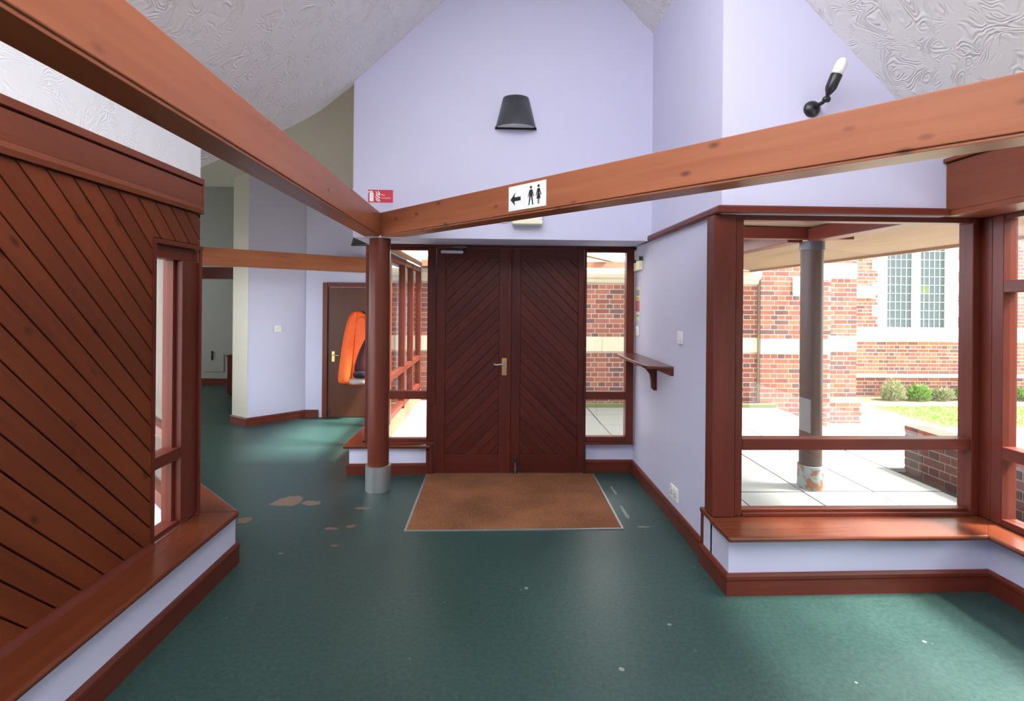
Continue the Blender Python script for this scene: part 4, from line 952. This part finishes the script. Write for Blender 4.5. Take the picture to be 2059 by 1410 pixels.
lwin = empty('leaded_window', (8.7, 10.68, 1.11), 'church window of two lights with leaded rectangular panes', 'window')
for (x0, x1) in ((8.151, 8.735), (8.884, 9.451)):
    nx, nz = 5, 14; dx = (x1-x0)/nx; dz = .178
    boxes('lead_came', [(x0+dx*i-.006, x0+dx*i+.006, 10.668, 10.69, 1.107, 1.107+nz*dz) for i in range(nx+1)]+[(x0, x1, 10.668, 10.69, 1.107+dz*j-.006, 1.107+dz*j+.006) for j in range(nz+1)], M_lead, lwin)
    for i in range(nx):
        for j in range(nz):
            a = random.uniform(-.004, .004); bm = bmesh.new()
            addprism(bm, [(x0+dx*i+.006, 10.678+a, 1.113+dz*j), (x0+dx*(i+1)-.006, 10.678-a, 1.113+dz*j), (x0+dx*(i+1)-.006, 10.678-a, 1.107+dz*(j+1)-.006), (x0+dx*i+.006, 10.678+a, 1.107+dz*(j+1)-.006)], (0, .004, 0))
            link('pane', bm, M_paneG if (i, j) in ((0, 4), (1, 4)) and x0 > 8.8 else M_pane, lwin)
at(lwin)
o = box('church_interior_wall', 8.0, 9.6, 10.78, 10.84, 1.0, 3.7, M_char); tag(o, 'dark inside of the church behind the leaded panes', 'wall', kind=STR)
# low wall beside the patio
lw = masonry('low_wall', 'low brick garden wall beyond the picture window, shade coloured in', 'wall', (3.955, 4.90), -PI/2, 3.6, -.05, .345, .22, vis=lambda x, z: x < 1.3, mat=M_brickShade, mort=M_mortarShade, kind=None)
# brick-on-edge coping
for i in range(46):
    x = i*.078
    ob = box('coping_brick', x, x+.068, -.004, .222, .396, .455, M_brick, lw, .002)
    ob.data.materials[0] = M_brick

# canopy outside
cn = empty('canopy', (2.6, 4.3, 2.1), 'timber canopy with pale boarded soffit over the courtyard', 'canopy', kind=STR)
prism('soffit_board', [(1.95, 3.07, 2.215), (2.60, 3.07, 2.205), (3.90, 3.07, 2.075), (3.90, 5.2, 2.075), (2.60, 5.2, 2.205), (1.95, 5.2, 2.215)], (0, 0, .02), M_soffit, cn)
prism('soffit_board', [(2.3, 5.204, 2.211), (2.60, 5.204, 2.205), (3.90, 5.204, 2.075), (3.90, 7.86, 2.075), (2.60, 7.86, 2.205), (2.3, 7.86, 2.211)], (0, 0, .02), M_soffit, cn)
box('edge_board', 3.885, 3.92, 3.07, 7.86, 2.050, 2.11, M_weath, cn, .003)
box('cross_beam', 1.90, 3.0, 4.27, 4.36, 2.105, 2.202, M_mahX, cn, .003)
box('long_beam', 2.49, 2.62, 4.37, 7.86, 2.085, 2.20, M_mahY, cn, .003)
prism('brace_beam', [(2.60, 4.265, 2.085), (2.74, 4.265, 2.085), (2.80, 3.075, 2.085), (2.66, 3.075, 2.085)], (0, 0, .105), M_mahY, cn, .003)
at(cn)
pst = round_post((2.705, 4.375, -.005), .088, 2.10, .100, .20, 'weathered brown outdoor post with rusty grey shoe under the canopy', plain('weathered_brown_paint', (.065, .036, .027), .5), M_galvR, name='round_post', cap=True)
rs = [(.10, .00, .05), (-.3, .06, .04), (.25, .11, .035), (-.1, .15, .03)]
# porch rafters seen through the side lights
o = box('porch_rafter', -.9, 2.25, 6.46, 6.53, 1.998, 2.072, M_weathX); tag(o, 'pale timber rafter running level across the porch outside', 'rafter', kind=STR)
o = prism('porch_rafter', [(.60, 5.28, 2.09), (.67, 5.24, 2.09), (2.20, 7.78, 2.09), (2.13, 7.82, 2.09)], (0, 0, .068), M_weathX); tag(o, 'pale timber rafter slanting across the porch, above the level one', 'rafter', kind=STR)

# outside the left wall
o = box('side_yard', -6.5, -1.82, -2.0, 5.3, -.12, -.06, M_path)
tag(o, 'pale yard paving outside the narrow left window', 'paving', kind=STR)
be = empty('brick_edging', (-1.95, 2.95, -.05), 'row of red edging bricks outside the narrow left window', 'edging')
for i in range(12):
    c = Vector((-1.92-.052*i*1.15, 2.30+.075*i)); 
    ob = bpy.data.objects.new('brick', brick_mesh(.215, M_brick)); C.objects.link(ob); ob.parent = be; ob.matrix_parent_inverse = Matrix.Translation(-be.location)
    ob.location = (c.x, c.y, -.058); ob.rotation_euler = (0, 0, .5)
at(be)

# unseen hedge added on the right to block sky reflected in the picture window
bm = bmesh.new(); rr = random.Random(3)
addbox(bm, 6.9, 7.9, -13, 3.2, -.371, 3.0)
for i in range(9000):
    y = rr.uniform(-13, 3.2); z = rr.uniform(-.35, 3.15); x = 6.88-rr.random()*.12+(.0 if z < 3 else rr.random()); L = rr.uniform(.06, .12)
    d = Vector((-rr.random(), rr.uniform(-1, 1), rr.uniform(-.5, 1))).normalized(); q = d.cross(Vector((rr.random(), rr.random(), rr.random()+.1))).normalized()*L*.4; p = Vector((x, y, z))
    bm.faces.new([bm.verts.new(p), bm.verts.new(p+d*L*.5+q), bm.verts.new(p+d*L), bm.verts.new(p+d*L*.5-q)])
o = link('reflection_hedge', bm, plain('hedge_green', (.05, .085, .03), .8)); tag(o, 'unseen tall hedge added to darken reflections in the picture window', 'hedge', kind='stuff')
